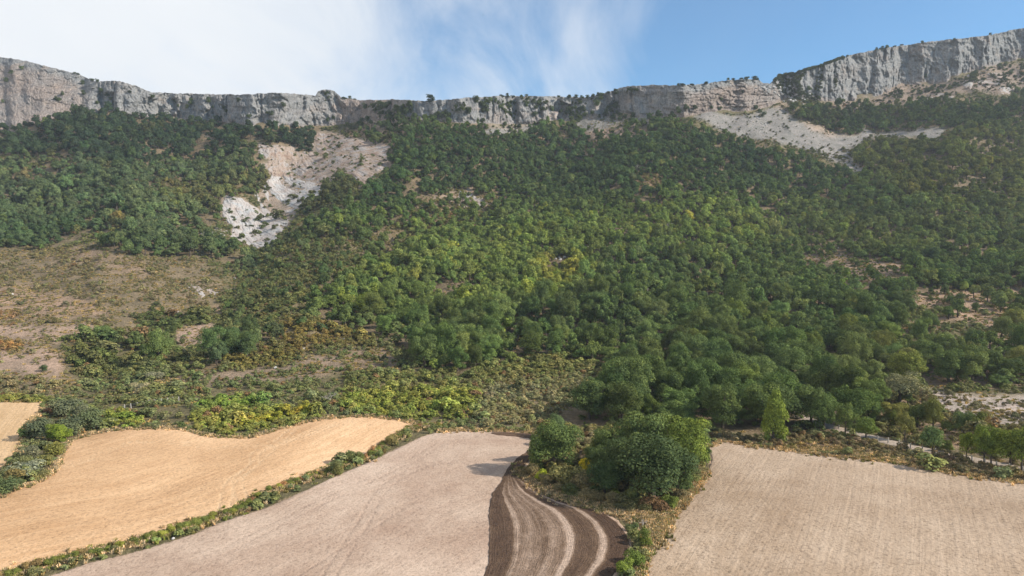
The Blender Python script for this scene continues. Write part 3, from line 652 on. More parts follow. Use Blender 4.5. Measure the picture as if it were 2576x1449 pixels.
# ------------------------------------------------------------------ rocky patches that break through the slope
def rock_patch(name, poly, label, white=.0, amp=2.6, step=.7, diag=True, seed=0, lift=1.6, whitepoly=None):
    xs = [p[0] for p in poly]; ys = [p[1] for p in poly]
    uu = np.arange(max(min(xs), -40) - 6, min(max(xs), 1064) + 6, step); vv = np.arange(min(ys) - 5, max(ys) + 5, step)
    u_, v_ = np.meshgrid(uu, vv)
    wu = u_ + 2.6 * fbm(u_ / 7, v_ / 7, seed + 1, 3); wv = v_ + 2.2 * fbm(u_ / 6, v_ / 6, seed + 3, 3)
    m_ = inside(wu, wv, poly).astype(float)
    for _ in range(2):
        q = np.pad(m_, 1, mode='edge'); m_ = (q[:-2, 1:-1] + q[2:, 1:-1] + q[1:-1, :-2] + q[1:-1, 2:] + m_) / 5
    D0 = np.exp(lnD(u_, v_)); s = D0 / F
    x = u_ * s; y = v_ * s * 1.25
    if diag: a = x * .82 - y * .57; c = x * .57 + y * .82
    else: a, c = x, y
    f1, f2, val = worley(a / 9 + 3, c / 4.5, seed + 7)
    g1, g2, gv = worley(a / 3.6, c / 2.2, seed + 9)
    rock = amp * (1.0 * (val - .5) - .7 * smooth(.16, 0, f2 - f1) + .55 * (gv - .5) - .25 * smooth(.2, 0, g2 - g1) + 1.2 * fbm(x / 18, y / 18, seed + 11, 3) - .9 * smooth(.8, .96, ridged(a / 22, c / 9, seed + 13, 2)))
    d = (m_ - .5) * 2 * lift + rock * m_
    D = D0 - d
    P_ = unproject(u_, v_, D); 
    keep = (m_ > .12)
    nr_, nc_ = u_.shape
    fc = grid_faces(nr_, nc_); kf = keep.ravel()[fc].any(1); fc = fc[kf]
    used, inv = np.unique(fc, return_inverse=True)
    me = mesh_from(name, P_.reshape(-1, 3)[used], inv.reshape(-1, 4))
    wh = np.full(u_.shape, white)
    if whitepoly is not None:
        for wp in whitepoly:
            wh = np.maximum(wh, inside(wu, wv, wp).astype(float))
    attr(me, 'white', 'FLOAT', wh.ravel()[used])
    return tag(link(name, me, M_CHALK), label, None, None, 'structure')
WP = [ZV([(170, 850), (220, 710), (400, 740), (600, 870), (540, 690), (640, 650), (650, 560), (720, 500), (820, 540), (1080, 540), (1260, 640), (1130, 760), (1030, 820), (900, 880), (860, 1040), (750, 1100), (740, 1240), (560, 1250), (280, 1160), (300, 1040), (220, 960)])]
rock_patch('rock_slope', RAV1, 'white and pinkish eroded rock at the head of the ravine', 0, 1.7, .6, True, 300, 1.6, WP)
for i_, (poly_, lab_, wh_, am_, li_) in enumerate((
    (ZV([(-20, 1060), (120, 1040), (240, 1080), (230, 1120), (80, 1130), (-20, 1120)]), 'small white rock outcrop beside the ravine mouth', 1, 1.2, .7),
    (ZR(4, [(1310, 455), (1400, 460), (1450, 500), (1580, 530), (1640, 550), (1540, 590), (1480, 600), (1400, 530)]), 'cream bank of eroded earth in the heath above the gully', .6, 1.0, .7),
    (ZR(4, [(1830, 470), (1960, 380), (2100, 345), (2080, 370), (1900, 445)]), 'long pale scar of bare rock slanting above the gully', .6, .9, .6),
    (ZR(4, [(1500, 100), (1640, 60), (1720, 100), (1700, 130), (1520, 130)]), 'white rock scar left of the ravine foot', 1, 1.0, .6),
    (ZR(4, [(1270, 670), (1330, 690), (1350, 720), (1290, 700)]), 'tiny cream bank above the gully bushes', .6, .5, .5),
    (ZR(3, [(1740, 600), (1850, 560), (1990, 545), (2060, 560), (2010, 600), (1860, 620), (1780, 640)]), 'grey rock ledge low under the tall cliff', .25, 2.0, 1.4),
    (ZR(3, [(2110, 480), (2150, 400), (2200, 430), (2190, 520), (2150, 545)]), 'grey rock pillar below the tall cliff', .25, 2.4, 2.4),
    (ZR(3, [(2240, 430), (2300, 400), (2420, 400), (2430, 460), (2300, 500), (2230, 490)]), 'rounded grey rock shelf under the tall cliff', .25, 2.4, 2.2),
    (ZR(3, [(2360, 510), (2480, 500), (2510, 545), (2400, 560)]), 'pale boulder ledge at the top edge of the wood', .4, 1.8, 1.2),
    (ZR(2, [(1090, 490), (1180, 440), (1330, 430), (1400, 450), (1370, 510), (1200, 515)]), 'low grey rock rib among trees under the middle cliff', .25, 2.2, 1.8),
    (ZR(2, [(1430, 450), (1500, 420), (1600, 470), (1590, 510), (1500, 520)]), 'second grey rock rib among trees under the middle cliff', .25, 2.2, 1.6),
    (ZR(2, [(860, 1040), (940, 1060), (1000, 1090), (1100, 1120), (1050, 1160), (900, 1180), (850, 1150)]), 'stony patch with pinkish slabs in the main wood', .3, .9, .3),
    (ZR(1, [(1180, 680), (1260, 655), (1310, 680), (1290, 710), (1220, 705)]), 'jagged grey rock foot poking into the dark wood', .2, 2.5, 2.0),
    )):
    rock_patch('rock_outcrop', poly_, lab_, wh_, am_, .7, i_ < 5, 320 + 20 * i_, li_)

# ------------------------------------------------------------------ fields
def catmull(pts, n=8, closed=True):
    p = np.array(pts, float); m = len(p); out = []
    for i in range(m if closed else m - 1):
        p0, p1, p2, p3 = (p[(i + k) % m] if closed else p[min(max(i + k, 0), m - 1)] for k in (-1, 0, 1, 2))
        for t in np.linspace(0, 1, n, endpoint=False):
            out.append(.5 * ((2 * p1) + (-p0 + p2) * t + (2 * p0 - 5 * p1 + 4 * p2 - p3) * t ** 2 + (-p0 + 3 * p1 - 3 * p2 + p3) * t ** 3))
    if not closed: out.append(p[-1])
    return np.array(out)
def line_coords(P, line):
    """distance across and length along a line, in plan"""
    L = np.array(line); seg = L[1:] - L[:-1]; ln = np.hypot(seg[:, 0], seg[:, 1]); cum = np.concatenate([[0], np.cumsum(ln)])
    best = np.full(len(P), 1e18); sd = np.zeros(len(P)); ss = np.zeros(len(P))
    for i in range(len(seg)):
        dx, dy = P[:, 0] - L[i, 0], P[:, 1] - L[i, 1]
        t = (dx * seg[i, 0] + dy * seg[i, 1]) / (ln[i] ** 2 + 1e-9)
        tcl = np.clip(t, 0 if i else -50, 1 if i < len(seg) - 1 else 50)
        d2 = (dx - tcl * seg[i, 0]) ** 2 + (dy - tcl * seg[i, 1]) ** 2
        nb = d2 < best
        best = np.where(nb, d2, best); sd = np.where(nb, (dx * seg[i, 1] - dy * seg[i, 0]) / (ln[i] + 1e-9), sd); ss = np.where(nb, cum[i] + tcl * ln[i], ss)
    return sd, ss
def plan(pts): return ground(np.array([p[0] for p in pts]), np.array([p[1] for p in pts]))[:, :2]
def field(name, poly, mat, label, flowline, tracks=(), h=.12, du=2.2, dv=1.5, rag=.5):
    bd = catmull(poly, 6)
    bd = bd[(bd[:, 1] < 632)] if False else bd
    bd = np.clip(bd, (-190, 0), (1214, 638))
    seg = [bd[0]]
    for q in bd[1:]:
        if np.hypot(*(q - seg[-1])) > .8: seg.append(q)
    bd = np.array(seg)
    bd = bd + rag * np.stack([fbm(bd[:, 0] / 3, bd[:, 1] / 3, 91, 2), fbm(bd[:, 0] / 3, bd[:, 1] / 3, 93, 2)], -1)
    gu, gv = np.meshgrid(np.arange(bd[:, 0].min(), bd[:, 0].max(), du), np.arange(bd[:, 1].min(), bd[:, 1].max(), dv))
    gu = (gu + RNG.uniform(-.5, .5, gu.shape)).ravel(); gv = (gv + RNG.uniform(-.35, .35, gv.shape)).ravel()
    k = inside(gu, gv, bd.tolist()); gu, gv = gu[k], gv[k]
    allp = np.concatenate([bd, np.stack([gu, gv], -1)])
    v2, e2, f2, *_ = delaunay_2d_cdt([Vector(p) for p in allp.tolist()], [], [list(range(len(bd)))], 1, 1e-5)
    q = np.array([(p.x, p.y) for p in v2])
    tri = np.array([list(f) for f in f2 if len(f) == 3])
    P_ = ground(q[:, 0], q[:, 1])
    lift = np.full(len(q), h)
    lift[:min(len(bd), len(q))] = -.02
    P_[:, 2] += lift + .05 * fbm(P_[:, 0] / 1.1, P_[:, 1] / 1.1, 55, 2) * (lift > 0)
    # face up
    a, b_, c_ = P_[tri[:, 0]], P_[tri[:, 1]], P_[tri[:, 2]]
    nz = np.cross(b_ - a, c_ - a)[:, 2]; tri[nz < 0] = tri[nz < 0][:, ::-1]
    me = mesh_from(name, P_, tri)
    d, s = line_coords(P_[:, :2], plan(flowline))
    attr(me, 'flow', 'FLOAT_VECTOR', np.stack([s, d, d * 0], -1))
    tr = np.zeros(len(q))
    for tline, gap in tracks:
        d2, s2 = line_coords(P_[:, :2], plan(catmull(tline, 8, False)))
        for o_ in ((-gap / 2, gap / 2) if gap else (0,)):
            tr = np.maximum(tr, np.exp(-((d2 - o_) / .22) ** 2) * (.6 + .4 * fbm(s2 / 6, d2 * 0, 66, 2)))
    attr(me, 'track', 'FLOAT', np.clip(tr, 0, 1))
    return tag(link(name, me, mat), label, None, None, 'structure')
HEDGE = ZR(7, [(-300, 1560), (60, 1448), (300, 1380), (600, 1300), (950, 1222), (1300, 1125), (1600, 1020), (1800, 950), (2000, 840), (2300, 712), (2460, 672)]) + ZR(8, [(0, 615), (200, 560), (300, 478), (400, 415), (520, 345), (650, 325), (850, 322)])
M_STUB = mat_field('stubble', (.68, .450, .262), (.55, .340, .183), .55, 2.0, (.66, .49, .31), .5, .5)
M_STUB2 = mat_field('stubble_pale', (.62, .43, .25), (.50, .335, .18), .5, 2.0, (.42, .29, .17), .4, .6)
M_HARR = mat_field('harrowed_soil', (.505, .385, .295), (.355, .245, .178), .25, 2.4, (.25, .17, .125), .95, .25)
M_TILL = mat_field('tilled_soil', (.480, .370, .272), (.350, .252, .170), .45, 2.2, (.48, .37, .27), .85, .18, .11)
tA = [(ZR(7, [(2574, 300), (2100, 440), (1700, 490), (1300, 450), (1000, 450), (700, 560)]), 1.8), (ZR(7, [(1700, 860), (1740, 740), (1900, 620), (1930, 520), (2200, 420)]), 1.8), (ZR(7, [(1800, 830), (1780, 740), (1880, 640)]), 1.8)]
field('stubble_field', FA, M_STUB, 'golden stubble field curving between the shrub hedge and the thicket', HEDGE, tA)
field('stubble_field', FB, M_STUB2, 'pale stubble field corner behind the clump of dark shrubs', ZR(7, [(-100, 700), (60, 560), (150, 380), (250, 250), (330, 160)]), [(ZR(7, [(0, 500), (90, 380), (170, 280), (220, 180)]), 1.8)])
tC = [(ZR(8, [(0, 1290), (160, 1040), (260, 850), (450, 690), (700, 610), (900, 600), (1050, 650), (1120, 730)]), 1.9),
      (ZR(8, [(1200, 650), (1000, 620), (800, 600), (560, 640)]), 0), (ZR(8, [(0, 1240), (300, 1050), (600, 860), (900, 760), (1130, 740)]), 0),
      (ZR(8, [(350, 660), (560, 560), (800, 430), (1000, 395)]), 1.9)]
field('harrowed_field', FC, M_HARR, 'pinkish grey harrowed field between the long hedge and the copse', HEDGE, tC)
tF = []
for pts_ in ([(400, 690), (330, 850), (270, 1050), (260, 1200)], [(280, 640), (310, 790), (270, 1000), (250, 1150)], [(610, 710), (540, 950), (400, 1449)], [(800, 700), (720, 1000), (620, 1449)], [(1010, 690), (960, 1000), (900, 1449)], [(1180, 690), (1120, 1000), (1060, 1449)], [(1310, 690), (1260, 950), (1210, 1449)], [(1430, 760), (1380, 1050), (1250, 1449)], [(1570, 760), (1480, 1100), (1340, 1340)], [(1680, 720), (1610, 1060), (1480, 1330)], [(1830, 735), (1800, 950), (1740, 1200), (1560, 1449)], [(1860, 735), (1900, 900), (1950, 1050)], [(2000, 760), (2020, 860), (2090, 1000), (2030, 1150), (1900, 1350), (1810, 1449)], [(2150, 770), (2160, 830), (2100, 960), (1940, 1200)], [(2400, 860), (2330, 1100), (2150, 1350)], [(2530, 900), (2450, 1200), (2300, 1449)]):
    tF.append((ZR(9, pts_), 0))
tF.append((ZR(9, [(230, 620), (450, 680), (900, 670), (1300, 640), (1700, 680), (2100, 750), (2574, 830)]), 0))
field('tilled_field', FF, M_TILL, 'buff tilled field with faint drill lines right of the copse', ZR(9, [(1310, 600), (1240, 950), (1100, 1449)]), tF, du=1.5, dv=1.3)

# the freshly turned swathes, fanning out from the neck beside the copse
LA = catmull(ZR(8, [(1425, 490), (1350, 540), (1290, 585), (1225, 660), (1190, 740), (1135, 810), (1103, 900), (1095, 1050), (1100, 1200), (1090, 1350), (1045, 1460), (960, 1700), (900, 1900)]), 12, False)
LB = catmull(ZR(8, [(1425, 530), (1395, 590), (1345, 660), (1345, 720), (1400, 765), (1510, 830), (1700, 898), (1900, 958), (2050, 1050), (2130, 1150), (2157, 1225), (2120, 1350), (2030, 1460), (1880, 1700), (1820, 1900)]), 12, False)
def resample(L, n):
    w = plan(L); c = np.concatenate([[0], np.cumsum(np.hypot(*(w[1:] - w[:-1]).T))])
    t = np.linspace(0, c[-1], n)
    return np.stack([np.interp(t, c, L[:, 0]), np.interp(t, c, L[:, 1])], -1), t
NS, NU = 260, 150
# match the two edges so that the cross lines stay level with the slope
ra, ta = resample(LA, NS); ra = ra + 1.1 * np.stack([fbm(ta / 2.2, ta * 0, 411, 3), ta * 0], -1)
keyA = np.array([0, .10, .20, .27, .40, .58, .80, 1.0]); keyB = np.array([0, .08, .14, .18, .36, .62, .82, 1.0])
wb = plan(LB); cb = np.concatenate([[0], np.cumsum(np.hypot(*(wb[1:] - wb[:-1]).T))])
tb = np.interp(np.linspace(0, 1, NS), keyA, keyB) * cb[-1]
rb_ = np.stack([np.interp(tb, cb, LB[:, 0]), np.interp(tb, cb, LB[:, 1])], -1)
rb_ = rb_ + 1.1 * np.stack([fbm(ta / 2.2, ta * 0 + 5, 413, 3), .5 * fbm(ta / 2.2, ta * 0 + 9, 414, 3)], -1)
uu_ = np.linspace(0, 1, NU)
SPL = ra[:, None, :] * (1 - uu_[None, :, None]) + rb_[:, None, :] * uu_[None, :, None]
PG = ground(SPL[..., 0], SPL[..., 1])
wid = np.linalg.norm(PG[:, -1] - PG[:, 0], axis=1)
across = uu_[None, :] * 34.0 + 0 * wid[:, None]
along = np.repeat(ta[:, None], NU, 1)
edgef = np.minimum(uu_, 1 - uu_)[None, :] * wid[:, None]
relief = .015 * np.sin(across * 2 * math.pi / 1.1) + .16 * fbm(PG[..., 0] / .8, PG[..., 1] / .8, 401, 2)
PG[..., 2] += np.where(edgef < .12, .06, .24 + relief * .6)
tone = np.interp(uu_, [0, .015, .03, .14, .165, .185, .21, .23, .28, .31, .36, .40, .44, .50, .54, .57, .59, .62, .70, .74, .775, .80, .83, .85, .87, .985, 1], [.5, .20, .10, .10, .16, .66, .68, .44, .52, .60, .54, .46, .62, .52, .58, .92, .90, .26, .18, .36, .36, .88, .84, .28, .05, .05, .4])[None] + 0 * wid[:, None]
sfrac = np.linspace(0, 1, NS)[:, None]
streak = smooth(.20, .45, sfrac)
tone = tone * streak + .30 * (1 - streak)
tone = tone + .10 * fbm(across / 1.5, along / 30, 77, 2)
me = mesh_from('ploughed_swathe', PG.reshape(-1, 3), grid_faces(NS, NU))
attr(me, 'flow', 'FLOAT_VECTOR', np.stack([along, across, along * 0], -1).reshape(-1, 3)); attr(me, 'tone', 'FLOAT', tone.ravel())
M_PLO = mat_plough()
tag(link('ploughed_swathe', me, M_PLO), 'dark freshly turned soil sweeping in curved stripes round the copse', None, None, 'structure')
# short dark headland strip at the top of the harrowed field
ht = catmull(ZR(8, [(1115, 378), (1180, 374), (1280, 378), (1440, 388)]), 10, False); hb = catmull(ZR(8, [(1115, 384), (1180, 398), (1280, 406), (1440, 428)]), 10, False)
ta_ = np.linspace(0, 1, 14)[None, :, None]
S2 = ht[:, None] * (1 - ta_) + hb[:, None] * ta_
P2 = ground(S2[..., 0], S2[..., 1]); P2[..., 2] += .26 + .06 * fbm(P2[..., 0] / .8, P2[..., 1] / .8, 402, 2)
P2[:, 0, 2] -= .22; P2[:, -1, 2] -= .22
me = mesh_from('ploughed_strip', P2.reshape(-1, 3), grid_faces(*S2.shape[:2]))
attr(me, 'flow', 'FLOAT_VECTOR', np.stack([P2[..., 0], P2[..., 1], P2[..., 0] * 0], -1).reshape(-1, 3)); attr(me, 'tone', 'FLOAT', np.full(S2.shape[:2], .25).ravel())
tag(link('ploughed_strip', me, M_PLO), 'short dark ploughed strip at the top edge of the harrowed field', None, None, 'structure')

# the farm track by the fence
TRK = catmull([ZF(x, y) for x, y in ((-800, 60), (-400, 200), (-100, 290), (0, 320), (300, 385), (500, 440), (700, 488), (850, 528), (1060, 568), (1250, 612), (1450, 655), (1750, 705), (2000, 760), (2350, 830), (2576, 890), (3200, 1010))], 8, False)
tp = ground(TRK[:, 0], TRK[:, 1]); tn = np.gradient(tp[:, :2], axis=0); tn /= np.linalg.norm(tn, axis=1)[:, None]
tn = np.stack([-tn[:, 1], tn[:, 0]], -1)
TVv = []
for j, o_ in enumerate(np.linspace(-2.3, 2.3, 9)):
    q = tp.copy(); q[:, :2] += tn * (o_ + .35 * fbm(np.arange(len(tp)) / 3, np.full(len(tp), float(j)), 501, 2)[:, None] * (abs(o_) > 2))
    D_ = q[:, 1]
    q[:, 2] = tp[:, 2] + (D_ - tp[:, 1]) * .05 + (.10 if abs(o_) < 2.2 else -.15) - (.05 if .6 < abs(o_) < 1.4 else 0)
    TVv.append(q)
TVv = np.stack(TVv)
me = mesh_from('track', TVv.reshape(-1, 3), grid_faces(*TVv.shape[:2])[:, ::-1])
tag(link('track', me, mat_plain('pale_gravel', (.37, .295, .23), .25, 1.2, .08)), 'pale gravel farm track running along the wire fence', None, None, 'structure')

# ------------------------------------------------------------------ plants: prototypes
def leaf_cloud(rs, centres, radii, counts, size, out_bias=1.0, up=.35, squash=1.0, aspect=.72):
    """leaf sprays as small kites lying on the surface of foliage clumps"""
    Vs, var = [], []
    for c, r, n in zip(centres, radii, counts):
        d = rs.normal(size=(n, 3)); d /= np.linalg.norm(d, axis=1)[:, None]
        d[:, 2] = np.where(d[:, 2] < -.35, -d[:, 2] * .6, d[:, 2])
        d /= np.linalg.norm(d, axis=1)[:, None]
        rad = r * (.72 + .36 * rs.random(n) ** .6)
        p = c + d * rad[:, None] * np.array([1, 1, squash])
        nrm = d * out_bias + rs.normal(size=(n, 3)) * .33 + np.array([0, 0, up])
        nrm /= np.linalg.norm(nrm, axis=1)[:, None]
        t = np.cross(nrm, rs.normal(size=(n, 3))); t /= np.linalg.norm(t, axis=1)[:, None] + 1e-9
        b = np.cross(nrm, t)
        s = size * (.6 + .8 * rs.random(n))[:, None]
        q = np.stack([p - t * s * .5, p - b * s * .5 * aspect + nrm * s * .06, p + t * s * .5 - nrm * s * .08, p + b * s * .5 * aspect + nrm * s * .06], 1)
        Vs.append(q.reshape(-1, 3))
        var.append(np.repeat(np.clip(rs.random() * .55 + .45 * rs.random(n), 0, 1), 4))
    V = np.concatenate(Vs); var = np.concatenate(var)
    return V, np.arange(len(V)).reshape(-1, 4), var
def tube(p0, p1, r0, r1, k=6):
    p0, p1 = np.array(p0, float), np.array(p1, float)
    d = p1 - p0; d /= np.linalg.norm(d) + 1e-9
    a = np.cross(d, [0.3, .9, .1]); a /= np.linalg.norm(a); b = np.cross(d, a)
    th = np.linspace(0, 2 * math.pi, k, endpoint=False)
    ring = np.cos(th)[:, None] * a + np.sin(th)[:, None] * b
    V = np.concatenate([p0 + ring * r0, p1 + ring * r1])
    i = np.arange(k); j = (i + 1) % k
    return V, np.stack([i, j, j + k, i + k], -1)
def join(parts):
    Vs, Fs, o = [], [], 0
    for V, Fc in parts: Vs.append(V); Fs.append(Fc + o); o += len(V)
    return np.concatenate(Vs), np.concatenate(Fs)
def crown_mesh(name, seed, leaves, size, lobes=16, bottom=.22, shape='round'):
    rs = np.random.default_rng(seed)
    cz, hz = (bottom + 1) / 2, (1 - bottom) / 2
    cs, rad = [], []
    for i in range(lobes):
        d = rs.normal(size=3); d /= np.linalg.norm(d)
        if d[2] < -.75: d[2] *= -.6
        r = rs.uniform(.085, .19) if i > 2 else rs.uniform(.22, .28)
        k = (rs.uniform(.5, 1.0) + (.16 if rs.random() < .25 else 0) if i > 2 else .2)
        wide = 1.0
        zz = float(np.clip(d[2] * 1.35, -1, 1)) * k
        if shape == 'tall': wide = np.clip(1.15 - .75 * (zz * .5 + .5), .3, 1)
        c = np.array([d[0] * k * (.5 - r * .75) * wide, d[1] * k * (.5 - r * .75) * wide, cz + zz * (hz - r * .7)])
        cs.append(c); rad.append(r)
    w = np.array(rad) ** 2; cnt = np.maximum(8, (leaves * w / w.sum()).astype(int))
    V, Fc, var = leaf_cloud(rs, cs, rad, cnt, size)
    me = mesh_from(name, V, Fc, False)
    attr(me, 'var', 'FLOAT', var)
    me.materials.append(M_LEAF)
    return me, np.array(cs)
def trunk_mesh(name, cs, seed, r0=.035):
    rs = np.random.default_rng(seed)
    fork = np.array([rs.uniform(-.02, .02), rs.uniform(-.02, .02), .30])
    parts = [tube((0, 0, -.06), fork * np.array([.5, .5, .5]), r0 * 1.35, r0 * 1.0, 8), tube(fork * .5, fork, r0 * 1.0, r0 * .85, 8)]
    for c in cs[:7]:
        mid = fork * .5 + c * .5 + rs.normal(size=3) * .02; mid[2] -= .03
        parts += [tube(fork, mid, r0 * .6, r0 * .4), tube(mid, c, r0 * .4, r0 * .12)]
    V, Fc = join(parts)
    me = mesh_from(name, V, Fc); me.materials.append(M_BARK)
    return me
NEAR = []
for i in range(8):
    cm, cs = crown_mesh('crown', 500 + i, 15000, .029, 38, [.0, .04, -.02, .06, .02, .0, .08, .04][i])
    NEAR.append((cm, trunk_mesh('trunk', cs, 520 + i)))
TALL = []
for i in range(2):
    cm, cs = crown_mesh('crown', 560 + i, 9000, .040, 34, -.12, 'tall')
    TALL.append((cm, trunk_mesh('trunk', cs, 565 + i, .04)))
def airy(seed):
    cm, cs = crown_mesh('crown', seed, 6000, .036, 26, .14)
    return cm, trunk_mesh('trunk', cs, seed + 3, .028)
AIRY = [airy(580), airy(590), airy(600)]
def make_bush(name, seed, leaves, size, lobes=8, blade=False):
    rs = np.random.default_rng(seed)
    cs, rad = [], []
    for i in range(lobes):
        a = rs.uniform(0, 2 * math.pi); q = rs.uniform(.05, .30)
        r = rs.uniform(.17, .26)
        cs.append(np.array([math.cos(a) * q, math.sin(a) * q, rs.uniform(.2, .72)])); rad.append(r)
    cnt = np.full(lobes, leaves // lobes)
    V, Fc, var = leaf_cloud(rs, cs, rad, cnt, size, squash=1.25)
    V[:, 2] = np.maximum(V[:, 2], -.05)
    me = mesh_from(name, V, Fc, False); attr(me, 'var', 'FLOAT', var); me.materials.append(M_LEAF)
    return me
BUSH = [make_bush('bush', 620 + i, 2400, .058, 10) for i in range(6)]
def make_tuft(name, seed, n, wide=.5):
    rs = np.random.default_rng(seed)
    a = rs.uniform(0, 2 * math.pi, n); r = wide * np.sqrt(rs.random(n)) * .9
    base = np.stack([np.cos(a) * r, np.sin(a) * r, np.zeros(n) - .05], -1)
    lean = rs.normal(size=(n, 3)) * .22; lean[:, 2] = rs.uniform(.4, 1.0, n)
    side = rs.normal(size=(n, 3)); side[:, 2] = 0; side /= np.linalg.norm(side, axis=1)[:, None]
    w = .10
    V = np.stack([base - side * w, base + side * w, base + lean + side * w * .5, base + lean * 1.02 - side * w * .5], 1).reshape(-1, 3)
    me = mesh_from(name, V, np.arange(len(V)).reshape(-1, 4), False); attr(me, 'var', 'FLOAT', np.repeat(rs.random(n), 4)); me.materials.append(M_LEAF)
    return me
def far_tree(i, leaves, size):
    cm, cs = crown_mesh('far_crown', 700 + i, leaves, size, 15, [.0, .03, .06, .0, .04, .0][i % 6], 'tall' if i == 5 else 'round')
    tm = trunk_mesh('far_trunk', cs, 720 + i)
    V1 = np.empty(len(cm.vertices) * 3, np.float32); cm.vertices.foreach_get('co', V1); V1 = V1.reshape(-1, 3)
    V2 = np.empty(len(tm.vertices) * 3, np.float32); tm.vertices.foreach_get('co', V2); V2 = V2.reshape(-1, 3)
    n1 = len(V1) // 4
    F2 = np.array([list(p.vertices) for p in tm.polygons])
    var = np.empty(len(V1), np.float32); cm.attributes['var'].data.foreach_get('value', var)
    me = mesh_from('far_tree', np.concatenate([V1, V2]), np.concatenate([np.arange(len(V1)).reshape(-1, 4), F2 + len(V1)]), False)
    attr(me, 'var', 'FLOAT', np.concatenate([var, np.zeros(len(V2))]))
    me.materials.append(M_LEAF); me.materials.append(M_BARK)
    me.polygons.foreach_set('material_index', np.concatenate([np.zeros(n1, np.int32), np.ones(len(F2), np.int32)]))
    return me
FAR = [far_tree(i, 2600, .066) for i in range(8)]

def stuff(name, label, pts, rot, scl, tint, meshes):
    """one object: a cloud of points that carries an instance of a plant on every point"""
    col = bpy.data.collections.new(name + '_kinds')
    for k, m_ in enumerate(meshes):
        col.objects.link(bpy.data.objects.new('%s_kind_%d' % (name, k), m_))
    me = bpy.data.meshes.new(name)
    n = len(pts)
    me.vertices.add(n); me.vertices.foreach_set('co', np.asarray(pts, np.float32).ravel())
    attr(me, 'rot', 'FLOAT_VECTOR', np.stack([RNG.normal(0, .05, n), RNG.normal(0, .05, n), rot], -1))
    attr(me, 'scl', 'FLOAT_VECTOR', scl)
    attr(me, 'tint', 'FLOAT_COLOR', tint)
    a = me.attributes.new('idx', 'INT', 'POINT'); a.data.foreach_set('value', RNG.integers(0, len(meshes), n).astype(np.int32))
    o = link(name, me)
    ng = bpy.data.node_groups.new(name, 'GeometryNodeTree')
    ng.interface.new_socket('Geometry', in_out='INPUT', socket_type='NodeSocketGeometry')
    ng.interface.new_socket('Geometry', in_out='OUTPUT', socket_type='NodeSocketGeometry')
    N = ng.nodes
    gi, go = N.new('NodeGroupInput'), N.new('NodeGroupOutput')
    iop = N.new('GeometryNodeInstanceOnPoints')
    ci = N.new('GeometryNodeCollectionInfo'); ci.inputs['Collection'].default_value = col
    ci.inputs['Separate Children'].default_value = True; ci.inputs['Reset Children'].default_value = True
    def na(nm, typ):
        q = N.new('GeometryNodeInputNamedAttribute'); q.data_type = typ; q.inputs['Name'].default_value = nm
        return q.outputs['Attribute']
    e2r = N.new('FunctionNodeEulerToRotation')
    L = ng.links
    L.new(gi.outputs[0], iop.inputs['Points']); L.new(ci.outputs[0], iop.inputs['Instance'])
    iop.inputs['Pick Instance'].default_value = True
    L.new(na('idx', 'INT'), iop.inputs['Instance Index'])
    L.new(na('rot', 'FLOAT_VECTOR'), e2r.inputs[0]); L.new(e2r.outputs[0], iop.inputs['Rotation'])
    L.new(na('scl', 'FLOAT_VECTOR'), iop.inputs['Scale'])
    L.new(iop.outputs[0], go.inputs[0])
    md = o.modifiers.new('plants', 'NODES'); md.node_group = ng
    return tag(o, label, None, None, 'stuff')

# ------------------------------------------------------------------ plants: where they stand
DR = np.exp(lnD(UU, VV)); JAC = DR / F * np.abs(np.gradient(DR, axis=0))
VB = v_base(UU)
for (x_, y_) in catmull([ZF(x, y) for x, y in ((-400, 200), (0, 320), (500, 440), (850, 528), (1250, 612), (1750, 705), (2350, 830), (2576, 890))], 10, False):
    m_ = ((UU - x_) / 5) ** 2 + ((VV - y_) / 3.2) ** 2 < 1
    SD[m_] = 0; KD[m_] = 0; TD[m_] = 0
SD = SD * (1 - .8 * np.clip(TD, 0, 1))
valid = (VV > VB + 1) & (VV < 600) & (UU > -70) & (UU < 1094)
HPX = TS * F / DR * .55
TDc = np.minimum(np.minimum(TD, samp(TD, UU, np.clip(VV - HPX, 0, 639))), samp(TD, UU, np.clip(VV - HPX * 1.7, 0, 639)) + .22)
near_edge = (VV - HPX) < v_base(UU) - 6
TDc = np.where(near_edge, TD, TDc)
def pick(w, n):
    c = np.cumsum(w.ravel()); i = np.searchsorted(c, RNG.random(n) * c[-1])
    return UU.ravel()[i] + RNG.uniform(-.5, .5, n), VV.ravel()[i] + RNG.uniform(-.5, .5, n)
XR = (UU - 512) * DR / F
gap = smooth(.25, .42, vnoise(XR / 26, DR / 34, 961) * .6 + vnoise(XR / 9, DR / 11, 963) * .4)
TDc = TDc * (.12 + .88 * gap)
TS *= .62 + .80 * vnoise(XR / 42, DR / 50, 967)
wgt = np.where(valid, TDc * JAC / (TS * .62) ** 2, 0)
ncand = int(wgt.sum() * 1.9)
cu, cv = pick(wgt, ncand)
cW = np.minimum(samp(TS, cu, cv) * np.exp(RNG.normal(-.03, .32, ncand)), 10.8)
cP = ground(cu, cv)
order = np.argsort(-cW + RNG.random(ncand) * 4)
grid = {}; keep = []
for i in order:
    x, y, w_ = cP[i, 0], cP[i, 1], cW[i]
    gx, gy = int(x // 6), int(y // 6); ok = True
    for a in range(gx - 1, gx + 2):
        for b_ in range(gy - 1, gy + 2):
            for (qx, qy, qw) in grid.get((a, b_), ()):
                if (qx - x) ** 2 + (qy - y) ** 2 < (.255 * (w_ + qw)) ** 2: ok = False; break
            if not ok: break
        if not ok: break
    if ok: grid.setdefault((gx, gy), []).append((x, y, w_)); keep.append(i)
keep = np.array(keep)
tu, tv, tW, tP = cu[keep], cv[keep], cW[keep], cP[keep]
nT = len(keep)
